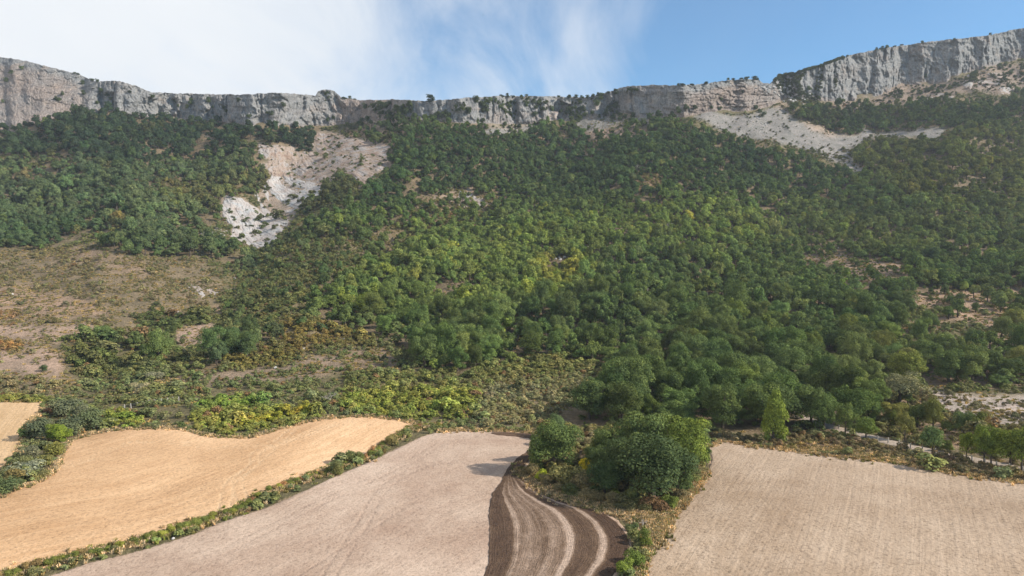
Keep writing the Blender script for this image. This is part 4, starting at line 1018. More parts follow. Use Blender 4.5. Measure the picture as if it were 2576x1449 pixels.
tH = tW * np.exp(RNG.normal(-.04, .18, nT))
pv_ = fbm(tP[:, 0] / 45, tP[:, 1] / 60, 971, 3)
tint = samp(TT, tu, tv) * np.stack([1 + .22 * pv_, 1 + .18 * pv_, 1 + .06 * pv_], -1) * np.exp(RNG.normal(0, .14, nT))[:, None] * np.exp(RNG.normal(0, .04, (nT, 3)))
yel = RNG.random(nT) < .05
tint[yel] = tint[yel] * np.array([1.36, 1.25, .95])
grey = RNG.random(nT) < .06
tint[grey] = tint[grey] * np.array([1.4, 1.22, 1.2])
app = np.where((tu > -4) & (tu < 1028), tW / np.exp(lnD(tu, tv)), 0)
ind = np.argsort(-app)[:262]
isin = np.zeros(nT, bool); isin[ind] = True
print('trees', nT, 'cand', ncand)
rest = ~isin
stuff('forest', 'broadleaf forest of rounded green crowns covering the slopes below the cliffs', tP[rest] - np.array([0, 0, .3]), RNG.uniform(0, 6.28, rest.sum()), np.stack([tW[rest] * RNG.uniform(.82, 1.22, rest.sum()), tW[rest] * RNG.uniform(.82, 1.22, rest.sum()), tH[rest]], -1), tint[rest], FAR)

def tree(p, W, H, tint_, label, group=None, proto=None, name='oak_tree', cat='tree', rz=None):
    cm, tm = proto if proto else NEAR[random.randrange(len(NEAR))]
    e = bpy.data.objects.new(name, None); e.empty_display_size = .2
    COL.objects.link(e)
    e.location = (p[0], p[1], p[2] - .15); e.scale = (W * random.uniform(.9, 1.12), W * random.uniform(.9, 1.12), H); e.rotation_euler = (0, 0, random.uniform(0, 6.28) if rz is None else rz)
    tag(e, label, cat, group)
    c = link('crown', cm, None, e); c['tint'] = [float(x) for x in tint_]
    link('trunk', tm, None, e)
    return e
def wood_label(u, v):
    if u < 330: return 'rounded green oak on the slope beside the gully', 'trees beside the gully'
    if u < 560 and v < 375: return 'rounded green oak at the lower edge of the wood above the scrub', 'oaks at the lower wood edge'
    if u > 780 and v < 360: return 'rounded green tree scattered on the dry tan pasture', 'trees scattered on the dry pasture'
    if u > 830: return 'small green oak between the pasture and the farm track', 'oaks above the farm track'
    return 'dark green oak in the dense wood behind the copse', 'oaks of the dense wood behind the copse'
def tone_word(t):
    l = t[0] * .3 + t[1] * .6 + t[2] * .1
    if t[0] > t[1] * .93: return 'yellowish'
    if t[2] > t[1] * .56: return 'greyish'
    return 'very dark' if l < .042 else ('dark' if l < .058 else ('mid green' if l < .078 else 'bright green'))
def size_word(w): return 'small' if w < 6.4 else ('medium sized' if w < 8 else ('large' if w < 10 else 'very large'))
for i in ind:
    lab, grp = wood_label(tu[i], tv[i])
    for q_ in ('rounded green ', 'dark green ', 'small green '): lab = lab.replace(q_, '')
    lab = size_word(tW[i]) + ' ' + tone_word(tint[i]) + ' ' + lab
    tree(tP[i], tW[i], tH[i], tint[i], lab, grp)

# trees and bushes that can be told apart
DK = (.030, .050, .022); MD = (.046, .070, .026); BR = (.082, .108, .026)
def at(px): return gpt(px[0], px[1])
SPECIAL = [  # pixel, width, height, tint, label, prototypes
    (ZC(420, 850), 11.2, 10.2, (.046, .068, .026), 'round green oak at the left end of the copse beside the ploughed neck', NEAR),
    (ZC(460, 420), 5.0, 6.0, (.052, .078, .038), 'small pale green tree behind the left oak of the copse', NEAR),
    (ZC(1660, 1190), 17.0, 12.4, (.033, .049, .023), 'broad dark green oak filling the front of the copse', NEAR),
    (ZC(1530, 800), 11.6, 11.4, (.050, .072, .028), 'mid green oak at the back of the copse', NEAR),
    (ZC(2080, 850), 12.0, 11.6, (.066, .090, .023), 'bright green oak at the right end of the copse by the tilled field', NEAR),
    (ZC(2330, 740), 3.4, 3.6, (.036, .054, .022), 'little dark tree leaning out of the copse over the tilled field', NEAR),
    (ZC(1080, 780), 7.4, 8.2, (.056, .080, .030), 'light green tree in the middle of the copse', NEAR),
    (ZC(1060, 1150), 7.0, 7.0, (.034, .054, .024), 'small dark oak in the copse above the pale verge', NEAR),
    (ZC(1000, 900), 5.6, 6.0, (.040, .060, .026), 'dark shrubby tree behind the yellow bush in the copse', NEAR),
    (ZC(1300, 1000), 9.4, 9.4, (.036, .053, .024), 'dark green oak filling the middle of the copse', NEAR),
    (ZC(1980, 1080), 8.6, 8.2, (.036, .054, .024), 'dark green oak low on the right side of the copse', NEAR),
    (ZC(300, 700), 6.6, 6.4, (.042, .062, .025), 'green oak tucked under the left oak of the copse', NEAR),
    ((773.4, 441.5), 7.8, 11.4, (.074, .102, .024), 'tall yellow-green tree in the front row of the wood', TALL),
    ((817.7, 399.0), 7.6, 8.6, (.060, .078, .028), 'tree on two bare stems in a gap at the edge of the wood', AIRY),
    ((866.0, 440.4), 5.6, 5.6, (.062, .088, .024), 'small green tree standing by the fence at the bend of the track', AIRY),
    ((845.0, 436.0), 6.6, 8.2, (.058, .080, .028), 'thin-crowned tree where the track leaves the wood', AIRY),
    ((824.0, 430.0), 8.0, 9.0, (.046, .070, .026), 'green oak at the right end of the front row of the wood', NEAR),
    ((899.5, 405.0), 14.0, 9.6, (.082, .088, .054), 'wide grey-green round tree above the chalky bank', AIRY),
    (ZR(6, [(1300, 1360)])[0], 10.0, 9.4, (.060, .078, .026), 'olive green oak left of the wide grey-green tree', NEAR),
    (ZF(1210, 622), 5.6, 6.0, (.052, .080, .034), 'dark green tree overhanging the fence midway along the track', AIRY),
    (ZF(1715, 720), 4.6, 6.0, (.076, .100, .020), 'slim yellow-green tree on a single stem by the fence', AIRY),
    (ZF(1985, 790), 6.4, 8.0, (.064, .090, .020), 'leafy tree with a leaning stem by the fence', AIRY),
    (ZF(2085, 800), 5.6, 8.4, (.070, .096, .024), 'taller leafy tree crowding the leaning one by the fence', AIRY),
    (ZF(2365, 850), 6.8, 8.2, (.070, .094, .022), 'broad leafy tree hiding the end of the track', AIRY),
    (ZF(2540, 900), 7.4, 9.2, (.062, .086, .022), 'tall leafy tree at the far end of the fence row', AIRY),
    (ZF(1430, 600), 2.4, 2.8, (.044, .058, .022), 'stunted dark tree beside the farm track', NEAR),
    (ZF(1680, 335), 4.6, 5.4, (.052, .076, .034), 'solitary blue-green tree on the rough chalk bank', NEAR),
    (ZF(1970, 300), 3.6, 5.2, (.105, .090, .045), 'thin brownish tree on the rough chalk bank', AIRY),
    (ZF(800, 425), 4.2, 7.0, (.082, .088, .034), 'olive green slender tree above the bend of the track', AIRY),
    (ZF(620, 205), 4.0, 4.2, (.066, .082, .026), 'small olive tree on the brown bank above the track', NEAR),
    (ZF(990, 230), 5.6, 6.0, (.046, .062, .022), 'dark bushy tree at the foot of the wide grey-green tree', NEAR),
    (ZR(6, [(1630, 600)])[0], 8, 8, (.036, .054, .024), 'broad dark oak on the upper edge of the dry pasture', NEAR),
    (ZR(6, [(1880, 330)])[0], 11, 9, (.026, .044, .022), 'very dark wide oak standing over the pinkish clearing', NEAR),
    (ZR(6, [(2190, 1010)])[0], 7.4, 8.6, (.034, .054, .026), 'tall dark green oak alone on the dry pasture', NEAR),
    (ZR(6, [(1790, 890)])[0], 5.4, 5.0, (.078, .076, .034), 'brownish green small tree on the orange bare patch', NEAR),
    (ZR(6, [(1890, 830)])[0], 5.0, 6.4, (.050, .070, .030), 'upright oak beside the orange bare patch', NEAR),
    (ZR(6, [(2090, 655)])[0], 5.2, 6.6, (.058, .074, .032), 'upright grey-green tree on the dry pasture', NEAR),
    (ZR(6, [(2210, 705)])[0], 5.0, 5.0, (.048, .066, .030), 'round little oak with open ground all round', NEAR),
    (ZR(4, [(330, 1150)])[0], 3.4, 2.6, (.034, .052, .026), 'dark juniper with a low side lobe on the bare left pasture', BUSH),
    (ZR(4, [(1285, 870)])[0], 5.2, 4.0, (.036, .050, .022), 'dark bush at the corner of the bare pinkish pasture', BUSH),
    (ZR(4, [(1368, 945)])[0], 2.4, 3.4, (.045, .056, .026), 'small upright juniper on the bare pinkish pasture', BUSH),
    (ZR(4, [(1300, 985)])[0], 3.0, 3.2, (.040, .050, .022), 'dark round bush below the upright juniper', BUSH),
    (ZR(4, [(405, 785)])[0], 4.6, 3.0, (.070, .066, .034), 'dull brown-green bush on the terrace edge of the left pasture', BUSH),
    (ZR(4, [(1170, 1210)])[0], 6.0, 3.6, (.120, .125, .088), 'rounded grey-green shrub in the stony heath', BUSH),
    (ZR(4, [(1060, 1320)])[0], 6.5, 4.0, (.125, .122, .085), 'large silvery shrub above the lower fence', BUSH),
    (ZC(840, 845), 4.2, 3.4, (.330, .280, .020), 'bright yellow bush in the gap of the copse', BUSH),
    (ZC(560, 1010), 7.6, 4.2, (.072, .074, .034), 'olive broom shrub on the front edge of the copse', BUSH),
    (ZC(780, 1080), 5.4, 3.6, (.085, .078, .045), 'dry brownish shrub next to the olive broom', BUSH),
    (ZC(260, 955), 3.0, 2.6, (.130, .160, .022), 'bright lime green bush at the left foot of the copse', BUSH),
    (ZC(1200, 1235), 3.2, 2.6, (.070, .092, .024), 'light green sapling bush at the front of the copse', BUSH),
    (ZC(1720, 1300), 5.6, 2.6, (.085, .058, .036), 'russet dead bramble below the broad dark oak', BUSH),
    (ZC(1890, 1310), 3.8, 2.8, (.060, .082, .024), 'green bush beside the russet bramble', BUSH),
    (ZC(1450, 1260), 4.0, 2.2, (.060, .068, .030), 'dull green bush under the broad dark oak', BUSH),
    (ZC(1080, 520), 4.4, 2.6, (.130, .110, .060), 'tawny shrub in the clearing of the copse', BUSH),
    (ZC(800, 480), 4.6, 2.4, (.115, .105, .062), 'grey-brown thicket bush in the clearing of the copse', BUSH),
    (ZC(900, 700), 4.4, 3.6, (.060, .078, .030), 'deep green bush above the yellow bush', BUSH),
    (ZC(2080, 1060), 4.6, 3.2, (.044, .064, .026), 'dark bush at the right front foot of the copse', BUSH),
    (ZR(8, [(2260, 1230)])[0], 2.6, 3.0, (.058, .078, .022), 'upright green bush on the narrow verge strip', BUSH),
    (ZR(8, [(2200, 1370)])[0], 3.4, 2.8, (.056, .080, .022), 'leafy bush low on the narrow verge strip', BUSH),
    (ZR(8, [(2110, 1449)])[0], 3.6, 2.6, (.066, .092, .022), 'spreading bush where the verge strip leaves the picture', BUSH),
    (ZR(7, [(480, 250)])[0], 9.0, 5.0, (.060, .072, .046), 'wide grey-green shrub at the top of the left clump', BUSH),
    (ZR(7, [(390, 240)])[0], 4.6, 2.8, (.105, .066, .046), 'reddish brown shrub at the top of the left clump', BUSH),
    (ZR(7, [(300, 435)])[0], 7.4, 5.6, (.040, .052, .034), 'dark slate green shrub bulging over the pale stubble corner', BUSH),
    (ZR(7, [(540, 412)])[0], 7.2, 6.6, (.046, .058, .036), 'tall dark grey-green shrub in the left clump', BUSH),
    (ZR(7, [(700, 362)])[0], 6.8, 6.0, (.050, .066, .036), 'round green shrub at the right end of the left clump', BUSH),
    (ZR(7, [(620, 300)])[0], 6.6, 5.4, (.062, .072, .048), 'silvery green shrub in the middle of the left clump', BUSH),
    (ZR(7, [(440, 448)])[0], 5.8, 4.6, (.090, .125, .022), 'bright leaf green tree in front of the dark left clump', NEAR),
    (ZR(7, [(250, 582)])[0], 5.2, 3.4, (.066, .072, .050), 'grey-green round bush below the bright green tree', BUSH),
    (ZR(7, [(400, 560)])[0], 4.8, 4.2, (.095, .098, .030), 'yellowish green bush on the stubble side of the left hedge', BUSH),
    (ZR(7, [(340, 630)])[0], 4.2, 2.8, (.080, .085, .034), 'olive bush between the grey-green bushes of the left hedge', BUSH),
    (ZR(7, [(200, 722)])[0], 7.4, 3.8, (.100, .115, .088), 'broad pale blue-green shrub in the left hedge', BUSH),
    (ZR(7, [(290, 730)])[0], 4.0, 2.6, (.085, .085, .040), 'small olive bush beside the pale blue-green shrub', BUSH),
    (ZR(7, [(120, 760)])[0], 4.4, 3.2, (.092, .080, .036), 'tawny olive bush below the pale blue-green shrub', BUSH),
    (ZR(7, [(30, 845)])[0], 5.0, 4.2, (.046, .064, .032), 'dark green bush at the foot of the left hedge', BUSH),
    (ZR(7, [(170, 650)])[0], 4.4, 3.0, (.070, .080, .040), 'mid green bush on the pale stubble side of the left hedge', BUSH),
    (ZR(8, [(90, 590)])[0], 4.2, 3.0, (.058, .070, .028), 'rounded green bush standing taller in the long hedge', BUSH),
    (ZR(7, [(2520, 690)])[0], 3.2, 3.0, (.066, .072, .032), 'green bush next to the taller one in the long hedge', BUSH),
    (ZR(8, [(370, 470)])[0], 4.6, 2.8, (.090, .082, .038), 'olive brown bush in the upper part of the long hedge', BUSH),
    (ZR(8, [(215, 535)])[0], 1.8, 2.0, (.150, .090, .050), 'small reddish dry bush in the long hedge', BUSH),
]
for px, W, H, tn_, lab, fam in SPECIAL:
    p = at(px)
    if fam is BUSH:
        o = link('bush', BUSH[random.randrange(6)]); o.location = (p.x, p.y, p.z - .1); o.scale = (W, W, H); o.rotation_euler.z = random.uniform(0, 6.28)
        o['tint'] = [float(x) for x in tn_]; tag(o, lab, 'bush')
    else:
        tree(p, W, H, tn_, lab, None, fam[random.randrange(len(fam))], 'tree' if fam is not NEAR else 'oak_tree')

def bush(p, W, H, tn_, lab, grp, name='bush', sink=.1):
    o = link(name, BUSH[random.randrange(6)]); o.location = (p[0], p[1], p[2] - sink); o.scale = (W, W * random.uniform(.85, 1.15), H); o.rotation_euler.z = random.uniform(0, 6.28)
    f_ = math.exp(random.gauss(0, .16))
    o['tint'] = [float(x * f_) for x in tn_]; tag(o, lab, 'bush', grp)
    return o
# the long hedge between stubble and harrowed field
hl = catmull(HEDGE, 10, False); hp = ground(hl[:, 0], hl[:, 1]); cum = np.concatenate([[0], np.cumsum(np.linalg.norm(np.diff(hp, axis=0), axis=1))])
t_ = 0.0; nh_ = 0
while t_ < cum[-1]:
    u_, v_ = np.interp(t_, cum, hl[:, 0]), np.interp(t_, cum, hl[:, 1])
    big_ = vnoise(np.array(t_ / 9.0), np.array(0.5), 611) ** 1.5
    W = random.uniform(1.1, 1.7) + 1.2 * float(big_)
    if -6 < u_ < 1030 and v_ < 582:
        q = random.random()
        tn_ = (.070, .085, .026) if q < .45 else ((.100, .110, .028) if q < .68 else ((.105, .082, .042) if q < .9 else (.13, .075, .042)))
        p = gpt(u_ + random.uniform(-.8, .8), v_ + random.uniform(-1.2, 1.4))
        bush(p, W, W * random.uniform(.5, .72), tn_, {.070: 'low leaf green', .100: 'low yellow-green', .105: 'low brownish', .13: 'low rusty'}[tn_[0]] + ' bush in the hedge between the stubble and the harrowed field', 'bushes of the long hedge'); nh_ += 1
    t_ += W * .62
for x_, y_ in ((120, 900), (330, 1010), (470, 1080), (650, 1130), (860, 1190), (980, 1230), (1150, 1270), (1320, 1310), (1540, 1330), (1380, 1230), (700, 1040), (2150, 960), (2230, 900), (2000, 1200)):
    w_ = random.uniform(3.0, 4.6)
    bush(at(ZC(x_, y_)), w_, w_ * random.uniform(.55, .75), random.choice([(.066, .068, .036), (.080, .072, .042), (.054, .066, .028)]), 'dull low bush in the undergrowth fringing the copse', 'undergrowth bushes of the copse')
# bushes on the cliff edge, the skyline and the ledges
SKYB = G([(188, 181), (196, 184), (245, 206), (232, 203), (866, 249), (880, 251), (892, 253), (1078, 253), (1088, 255), (1262, 243), (1276, 243), (1290, 243), (1325, 242), (1405, 244), (1432, 245), (1450, 243), (1464, 243), (1478, 245), (1492, 243), (1504, 240), (1516, 237), (1530, 233), (1548, 227), (1706, 215), (1716, 215), (1740, 213), (1776, 210), (1832, 204), (1845, 203), (1866, 201), (1878, 200), (1898, 200), (1906, 203), (2012, 184), (2026, 180), (2046, 173), (2066, 166), (2082, 161), (2100, 155), (2120, 146), (2205, 126), (2218, 124), (2232, 121), (2250, 118), (2268, 116), (2320, 109), (2400, 100), (2490, 90), (1965, 191), (1978, 189), (1992, 187)])
for px in SKYB:
    D_ = float(cliff_D(np.array(px[0]), v_top(np.array(px[0])), False)) + 2
    p = unproject(np.array(px[0]), v_top(np.array(px[0])), D_)
    bush(p, random.uniform(4.5, 8.5), random.uniform(3.0, 5.4), (.026, .038, .022), 'dark bush standing out on the skyline along the cliff top', 'bushes on the skyline', sink=1.6)
for px in G([(1083, 253)]):
    p = unproject(np.array(px[0]), v_top(np.array(px[0])), float(cliff_D(np.array(px[0]), v_top(np.array(px[0])), False)) + 2)
    tree(p, 9, 7, (.022, .034, .022), 'wind-bent lone tree on the bare grassy part of the skyline', None, AIRY[0], 'tree')
LEDGE = ZR(1, [(810, 520), (830, 545), (1320, 575), (1335, 600), (1410, 610), (1435, 580), (1560, 565), (1600, 610), (1870, 680), (2010, 650), (2040, 660), (1145, 535), (470, 512), (625, 508), (620, 430), (415, 545), (440, 555), (50, 410), (85, 350), (20, 565), (160, 320), (760, 490), (730, 575), (975, 490), (2130, 600), (1680, 620), (1790, 560), (1700, 640), (2460, 710), (2500, 690)]) \
      + ZR(2, [(290, 405), (310, 420), (350, 390), (400, 440), (440, 460), (470, 470), (500, 410), (360, 480), (660, 490), (690, 500), (1050, 420), (1070, 450), (1000, 380), (940, 470), (1190, 420), (1260, 385), (1250, 420), (1380, 410), (1430, 380), (1435, 480), (1570, 445), (1650, 395), (1640, 450), (1700, 470), (1890, 370), (1930, 355), (1910, 400), (1800, 440), (1870, 470), (1920, 490), (2080, 490), (2180, 490), (2470, 480), (2520, 460), (170, 430)]) \
      + ZR(3, [(460, 530), (300, 590), (40, 660), (100, 660), (230, 650), (290, 660), (560, 660), (590, 680), (1840, 415), (960, 515), (1580, 550), (1650, 545), (1600, 570), (2050, 460), (2210, 390), (2190, 400), (1950, 490), (1850, 520), (1790, 540), (1990, 560), (1735, 530), (2560, 360), (2565, 400)])
for px in LEDGE:
    if px[1] < v_base(px[0]):
        p = cliff_pt(px[0], px[1] + 2, .6)
    else: p = gpt(px[0], px[1] + 2)
    s_ = random.uniform(3.6, 7.0) * (1.45 if 343 < px[0] < 686 else 1.1)
    bush(p, s_, s_ * random.uniform(.8, 1.1), (.030, .044, .022), 'dark bush on ' + ('the broken pinkish rock slope' if px[0] < 96 else 'the level grey cliff above the dark wood' if px[0] < 346 else 'the low fluted cliff under the grassy skyline' if px[0] < 592 else 'the ledged cliff above the scree fan' if px[0] < 790 else 'the foot of the tall cliff'), 'bushes on the cliff ledges', sink=.4)
# dark scrub on the shoulder left of the tall cliff
sh_p, sh_s, sh_t = [], [], []
SHOULD = ZR(3, [(690, 440), (760, 400), (900, 370), (1060, 310), (1240, 250), (1270, 262), (1140, 320), (1060, 345), (940, 390), (890, 460), (900, 520), (1000, 560), (1060, 600), (960, 640), (860, 590), (760, 560), (700, 490)])
SHOULD2 = ZR(3, [(1040, 350), (1070, 350), (1060, 520), (1010, 560), (1000, 520)])
SHOULD3 = ZR(3, [(1140, 400), (1170, 400), (1165, 540), (1150, 500)])
n_ = 0
while n_ < 560:
    u_, v_ = random.uniform(770, 850), random.uniform(45, 108)
    if inside(np.array(u_), np.array(v_), SHOULD) or (random.random() < .5 and (inside(np.array(u_), np.array(v_), SHOULD2) or inside(np.array(u_), np.array(v_), SHOULD3))):
        if v_ < v_top(np.array(u_)) + 1: v_ = float(v_top(np.array(u_))) + 1
        p = cliff_pt(u_, v_, .3) if v_ < v_base(u_) else gpt(u_, v_)
        sh_p.append(list(p)); w_ = random.uniform(2.2, 5.2); sh_s.append((w_, w_, w_ * .75)); sh_t.append((.034, .043, .023)); n_ += 1
while n_ < 900:
    u_ = random.uniform(325, 640); v_ = float(v_top(np.array(u_))) + random.uniform(4, 26)
    if vnoise(np.array(u_ / 17.0), np.array(v_ / 9.0), 981) < .56: n_ += .2; continue
    p = cliff_pt(u_, v_, .3) if v_ < v_base(u_) else gpt(u_, v_)
    sh_p.append(list(p)); w_ = random.uniform(2.4, 6.5); sh_s.append((w_, w_, w_ * .9)); sh_t.append((.036, .050, .024)); n_ += 1
stuff('dark_scrub', 'dark scrub covering the shoulder of the tall cliff and the middle cliff foot', np.array(sh_p), RNG.uniform(0, 6.28, len(sh_p)), np.array(sh_s), np.array(sh_t) * np.exp(RNG.normal(0, .2, len(sh_p)))[:, None], [make_bush('low_bush', 640 + i, 420, .13, 7) for i in range(3)])
# the scrub and heath that cover the open ground
wgt = np.where(valid & (VV < 590), SD * JAC / (SS * .8) ** 2, 0)
nS = min(int(wgt.sum() * 1.9), 110000)
su, sv = pick(wgt, nS); sW = samp(SS, su, sv) * np.exp(RNG.normal(-.12, .45, nS))
clump = smooth(.30, .62, vnoise(ground(su, sv)[:, 0] / 7, ground(su, sv)[:, 1] / 7, 900))
kk = RNG.random(nS) < np.maximum(clump, .6 * samp(SD, su, sv) ** 2)
su, sv, sW = su[kk], sv[kk], sW[kk]; nS = len(su); sP = ground(su, sv)
stn = samp(ST, su, sv) * np.exp(RNG.normal(0, .15, nS))[:, None] * np.exp(RNG.normal(0, .05, (nS, 3)))
pn_ = fbm(sP[:, 0] / 16, sP[:, 1] / 16, 930, 3)
stn = stn * np.stack([.92 + .20 * pn_, 1 + .16 * pn_, 1 + .05 * pn_], -1)
bz = RNG.random(nS) < .03
stn[bz] = np.array([.105, .072, .040])
print('scrub', nS)
stuff('scrub', 'low green, olive and rusty scrub spread over the open slopes', sP - np.array([0, 0, .05]), RNG.uniform(0, 6.28, nS), np.stack([sW, sW, sW * RNG.uniform(.5, .85, nS)], -1), stn, [make_bush('small_bush', 650 + i, 300, .15, 6) for i in range(5)])
wgt = np.where(valid & (VV < 590), KD * JAC / .9, 0)
nK = min(int(wgt.sum() * .8), 60000)
ku, kv = pick(wgt, nK); kP = ground(ku, kv)
dens_k = smooth(.28, .6, vnoise(kP[:, 0] / 4, kP[:, 1] / 4, 950)) * smooth(.2, .6, vnoise(kP[:, 0] / 22, kP[:, 1] / 22, 951) + .2)
kk = RNG.random(nK) < dens_k
kP = kP[kk]; ku, kv = ku[kk], kv[kk]; nK = len(kP)
gk = samp(GC, ku, kv)
ktn = np.where((RNG.random(nK) < .5)[:, None], np.array([.070, .070, .030]), np.array([.150, .120, .060])) * np.exp(RNG.normal(0, .22, nK))[:, None]
print('tussocks', nK)
kW = RNG.uniform(.55, 1.35, nK)
stuff('dry_grass', 'dry grass tussocks and low heath dotted over the bare ground', kP - np.array([0, 0, .03]), RNG.uniform(0, 6.28, nK), np.stack([kW, kW, RNG.uniform(.28, .6, nK)], -1), ktn, [make_tuft('tuft', 670 + i, 34) for i in range(3)])
# weeds and dry grass along the field edges
ep, et, es = [], [], []
def edge_weeds(line, n, wd, tints, hs=(.35, .8), off=0.0):
    L_ = catmull(line, 8, False); P_ = ground(L_[:, 0], L_[:, 1]); c_ = np.concatenate([[0], np.cumsum(np.linalg.norm(np.diff(P_, axis=0), axis=1))])
    t = RNG.random(n) * c_[-1]
    u_, v_ = np.interp(t, c_, L_[:, 0]), np.interp(t, c_, L_[:, 1])
    k_ = (u_ > -30) & (u_ < 1054) & (v_ < 600); u_, v_ = u_[k_], v_[k_]; n = len(u_)
    s_ = m_per_px(u_, v_)
    v2 = v_ + (RNG.normal(0, wd, n) + off) / s_ * .35; u2 = u_ + RNG.normal(0, wd, n) / s_ * .6
    ep.extend(ground(u2, v2).tolist()); et.extend([random.choice(tints) for _ in range(n)])
    es.extend(np.stack([RNG.uniform(.5, 1.1, n), RNG.uniform(.5, 1.1, n), RNG.uniform(*hs, n)], -1).tolist())
DRYG = [(.215, .178, .128), (.175, .142, .098), (.245, .203, .148), (.130, .110, .070), (.078, .082, .038)]
edge_weeds(HEDGE, 1800, 1.1, DRYG + [(.085, .10, .03), (.10, .09, .04)])
edge_weeds(FA[1:19], 1500, .6, DRYG); edge_weeds(FA[18:25], 500, .6, DRYG); edge_weeds(FB[2:9], 500, .7, DRYG)
edge_weeds(ZR(8, [(720, 365), (900, 355), (1130, 355), (1440, 372)]), 500, .7, DRYG)
edge_weeds(FF[0:10], 1300, .8, DRYG + [(.13, .095, .055)])
edge_weeds([ZC(0, 830), ZC(150, 900), ZC(400, 1080), ZC(900, 1230), ZC(1400, 1360), ZC(1700, 1449), ZC(1700, 1700)], 2600, 1.7, DRYG)
edge_weeds([ZC(2350, 850), ZC(2200, 1050), ZC(2050, 1230), ZC(1900, 1400), ZC(1800, 1600), ZC(1700, 1800)], 1400, .8, DRYG + [(.20, .145, .088)])
edge_weeds(ZR(8, [(2480, 960), (2370, 1130), (2280, 1290), (2220, 1449), (2150, 1600)]), 1100, .7, DRYG + [(.07, .09, .025)])
edge_weeds([ZF(-600, 560), ZF(0, 640), ZF(700, 690), ZF(1300, 800), ZF(2000, 900), ZF(2576, 1000)], 1600, 1.6, DRYG + [(.10, .085, .045), (.08, .07, .035)])
ep, et, es = np.array(ep), np.array(et), np.array(es)
stuff('field_edge_grass', 'tall dry grass fringing the fields, the hedge and the copse', ep, RNG.uniform(0, 6.28, len(ep)), es, et * np.exp(RNG.normal(0, .18, len(ep)))[:, None], [make_tuft('tall_tuft', 680 + i, 26, .4) for i in range(3)])

# ------------------------------------------------------------------ dead trees
def dead_mesh(seed):
    rs = np.random.default_rng(seed); parts = []
    def grow(p, d, l, r, k):
        q = p + d * l
        parts.append(tube(p, q, r, r * .62, 5))
        if k == 0: return
        for _ in range(3):
            nd = d + rs.normal(size=3) * .55; nd[2] = abs(nd[2]) * .8 + .1; nd /= np.linalg.norm(nd)
            grow(q, nd, l * rs.uniform(.55, .8), r * .58, k - 1)
    grow(np.array([0, 0, -.05]), np.array([.03, .02, 1.0]), .36, .035, 4)
    V, Fc = join(parts); me = mesh_from('branches', V, Fc); me.materials.append(M_DEAD)
    return me
DEAD = [dead_mesh(801), dead_mesh(805), dead_mesh(809)]
for px, h_, lab in ((ZR(5, [(2275, 590)])[0], 9.5, 'bare dead tree with grey branches in the main wood'),
                    (ZR(5, [(1305, 75)])[0], 10, 'pale dead tree standing above the stony clearing of the wood'),
                    (ZR(5, [(2450, 80)])[0], 10, 'thin white dead tree in the upper wood'),
                    (ZR(2, [(2205, 905)])[0], 11, 'dead snag below the dark upper wood'),
                    (ZR(5, [(835, 855)])[0], 6, 'reddish dead sapling at the lower edge of the wood'),
                    (ZR(4, [(2480, 1390)])[0], 6.5, 'grey leafless bush tree above the yellow thicket'),
                    (ZR(8, [(2250, 1090)])[0], 3.0, 'leafless pale shrub at the tip of the copse verge')):
    p = at(px); o = link('dead_tree', DEAD[random.randrange(3)]); o.location = (p.x, p.y, p.z - .1); o.scale = (h_ * .8, h_ * .8, h_ * .62); o.rotation_euler.z = random.uniform(0, 6)
    tag(o, lab, 'dead tree')

# ------------------------------------------------------------------ boulders
def boulder_mesh(seed):
    import bmesh
    bm = bmesh.new(); bmesh.ops.create_icosphere(bm, subdivisions=2, radius=.5)
    rs = np.random.default_rng(seed); pl = rs.normal(size=(7, 3)); pl /= np.linalg.norm(pl, axis=1)[:, None]; off = rs.uniform(.26, .44, 7)
    for vtx in bm.verts:
        c = np.array(vtx.co)
        for n_, o_ in zip(pl, off):
            e = c @ n_ - o_
            if e > 0: c = c - n_ * e
        vtx.co = c
    me = bpy.data.meshes.new('boulder'); bm.to_mesh(me); bm.free(); me.materials.append(M_STONE)
    return me
BOUL = [boulder_mesh(820 + i) for i in range(5)]
def boulder(px, s, lab, grp=None):
    u_, v_ = px
    if v_ < v_top(np.array(u_)) + 4: return
    p = cliff_pt(u_, v_, .4) if v_ < v_base(u_) else gpt(u_, v_)
    o = link('boulder', BOUL[random.randrange(5)]); o.location = (p[0], p[1], p[2] + s * .12)
    o.scale = (s * random.uniform(.8, 1.4), s * random.uniform(.7, 1.2), s * random.uniform(.55, .95)); o.rotation_euler = (random.uniform(-.3, .3), random.uniform(-.3, .3), random.uniform(0, 6.28))
    tag(o, lab, 'boulder', grp)
for cx, cy, n_, sx, sy, smin, smax in ((1650, 140, 9, 36, 22, 1.6, 3.6), (1840, 140, 5, 26, 14, 1.4, 3.0), (1820, 215, 6, 32, 12, 1.4, 2.6), (2110, 155, 4, 30, 10, 1.2, 2.6), (1600, 280, 6, 26, 14, 1.3, 2.6)):
    for _ in range(n_):
        boulder(ZR(5, [(random.gauss(cx, sx), random.gauss(cy, sy) + 8)])[0], random.uniform(smin, smax), 'white boulder showing in a gap of the main wood', 'boulders in the gaps of the main wood')
for _ in range(90):
    t = random.random(); cx = 620 + 330 * t; cy = 480 + 150 * t
    boulder(ZR(3, [(random.gauss(cx, 36), random.gauss(cy, 34))])[0], random.uniform(1.4, 4.6), 'tumbled pale block in the rubble beside the tall cliff', 'rubble blocks beside the tall cliff')
for _ in range(46):
    boulder(ZR(3, [(random.uniform(520, 640), random.gauss(770, 40))])[0], random.uniform(.9, 2.2), 'grey stone lying on the scree fan', 'stones on the scree fan')
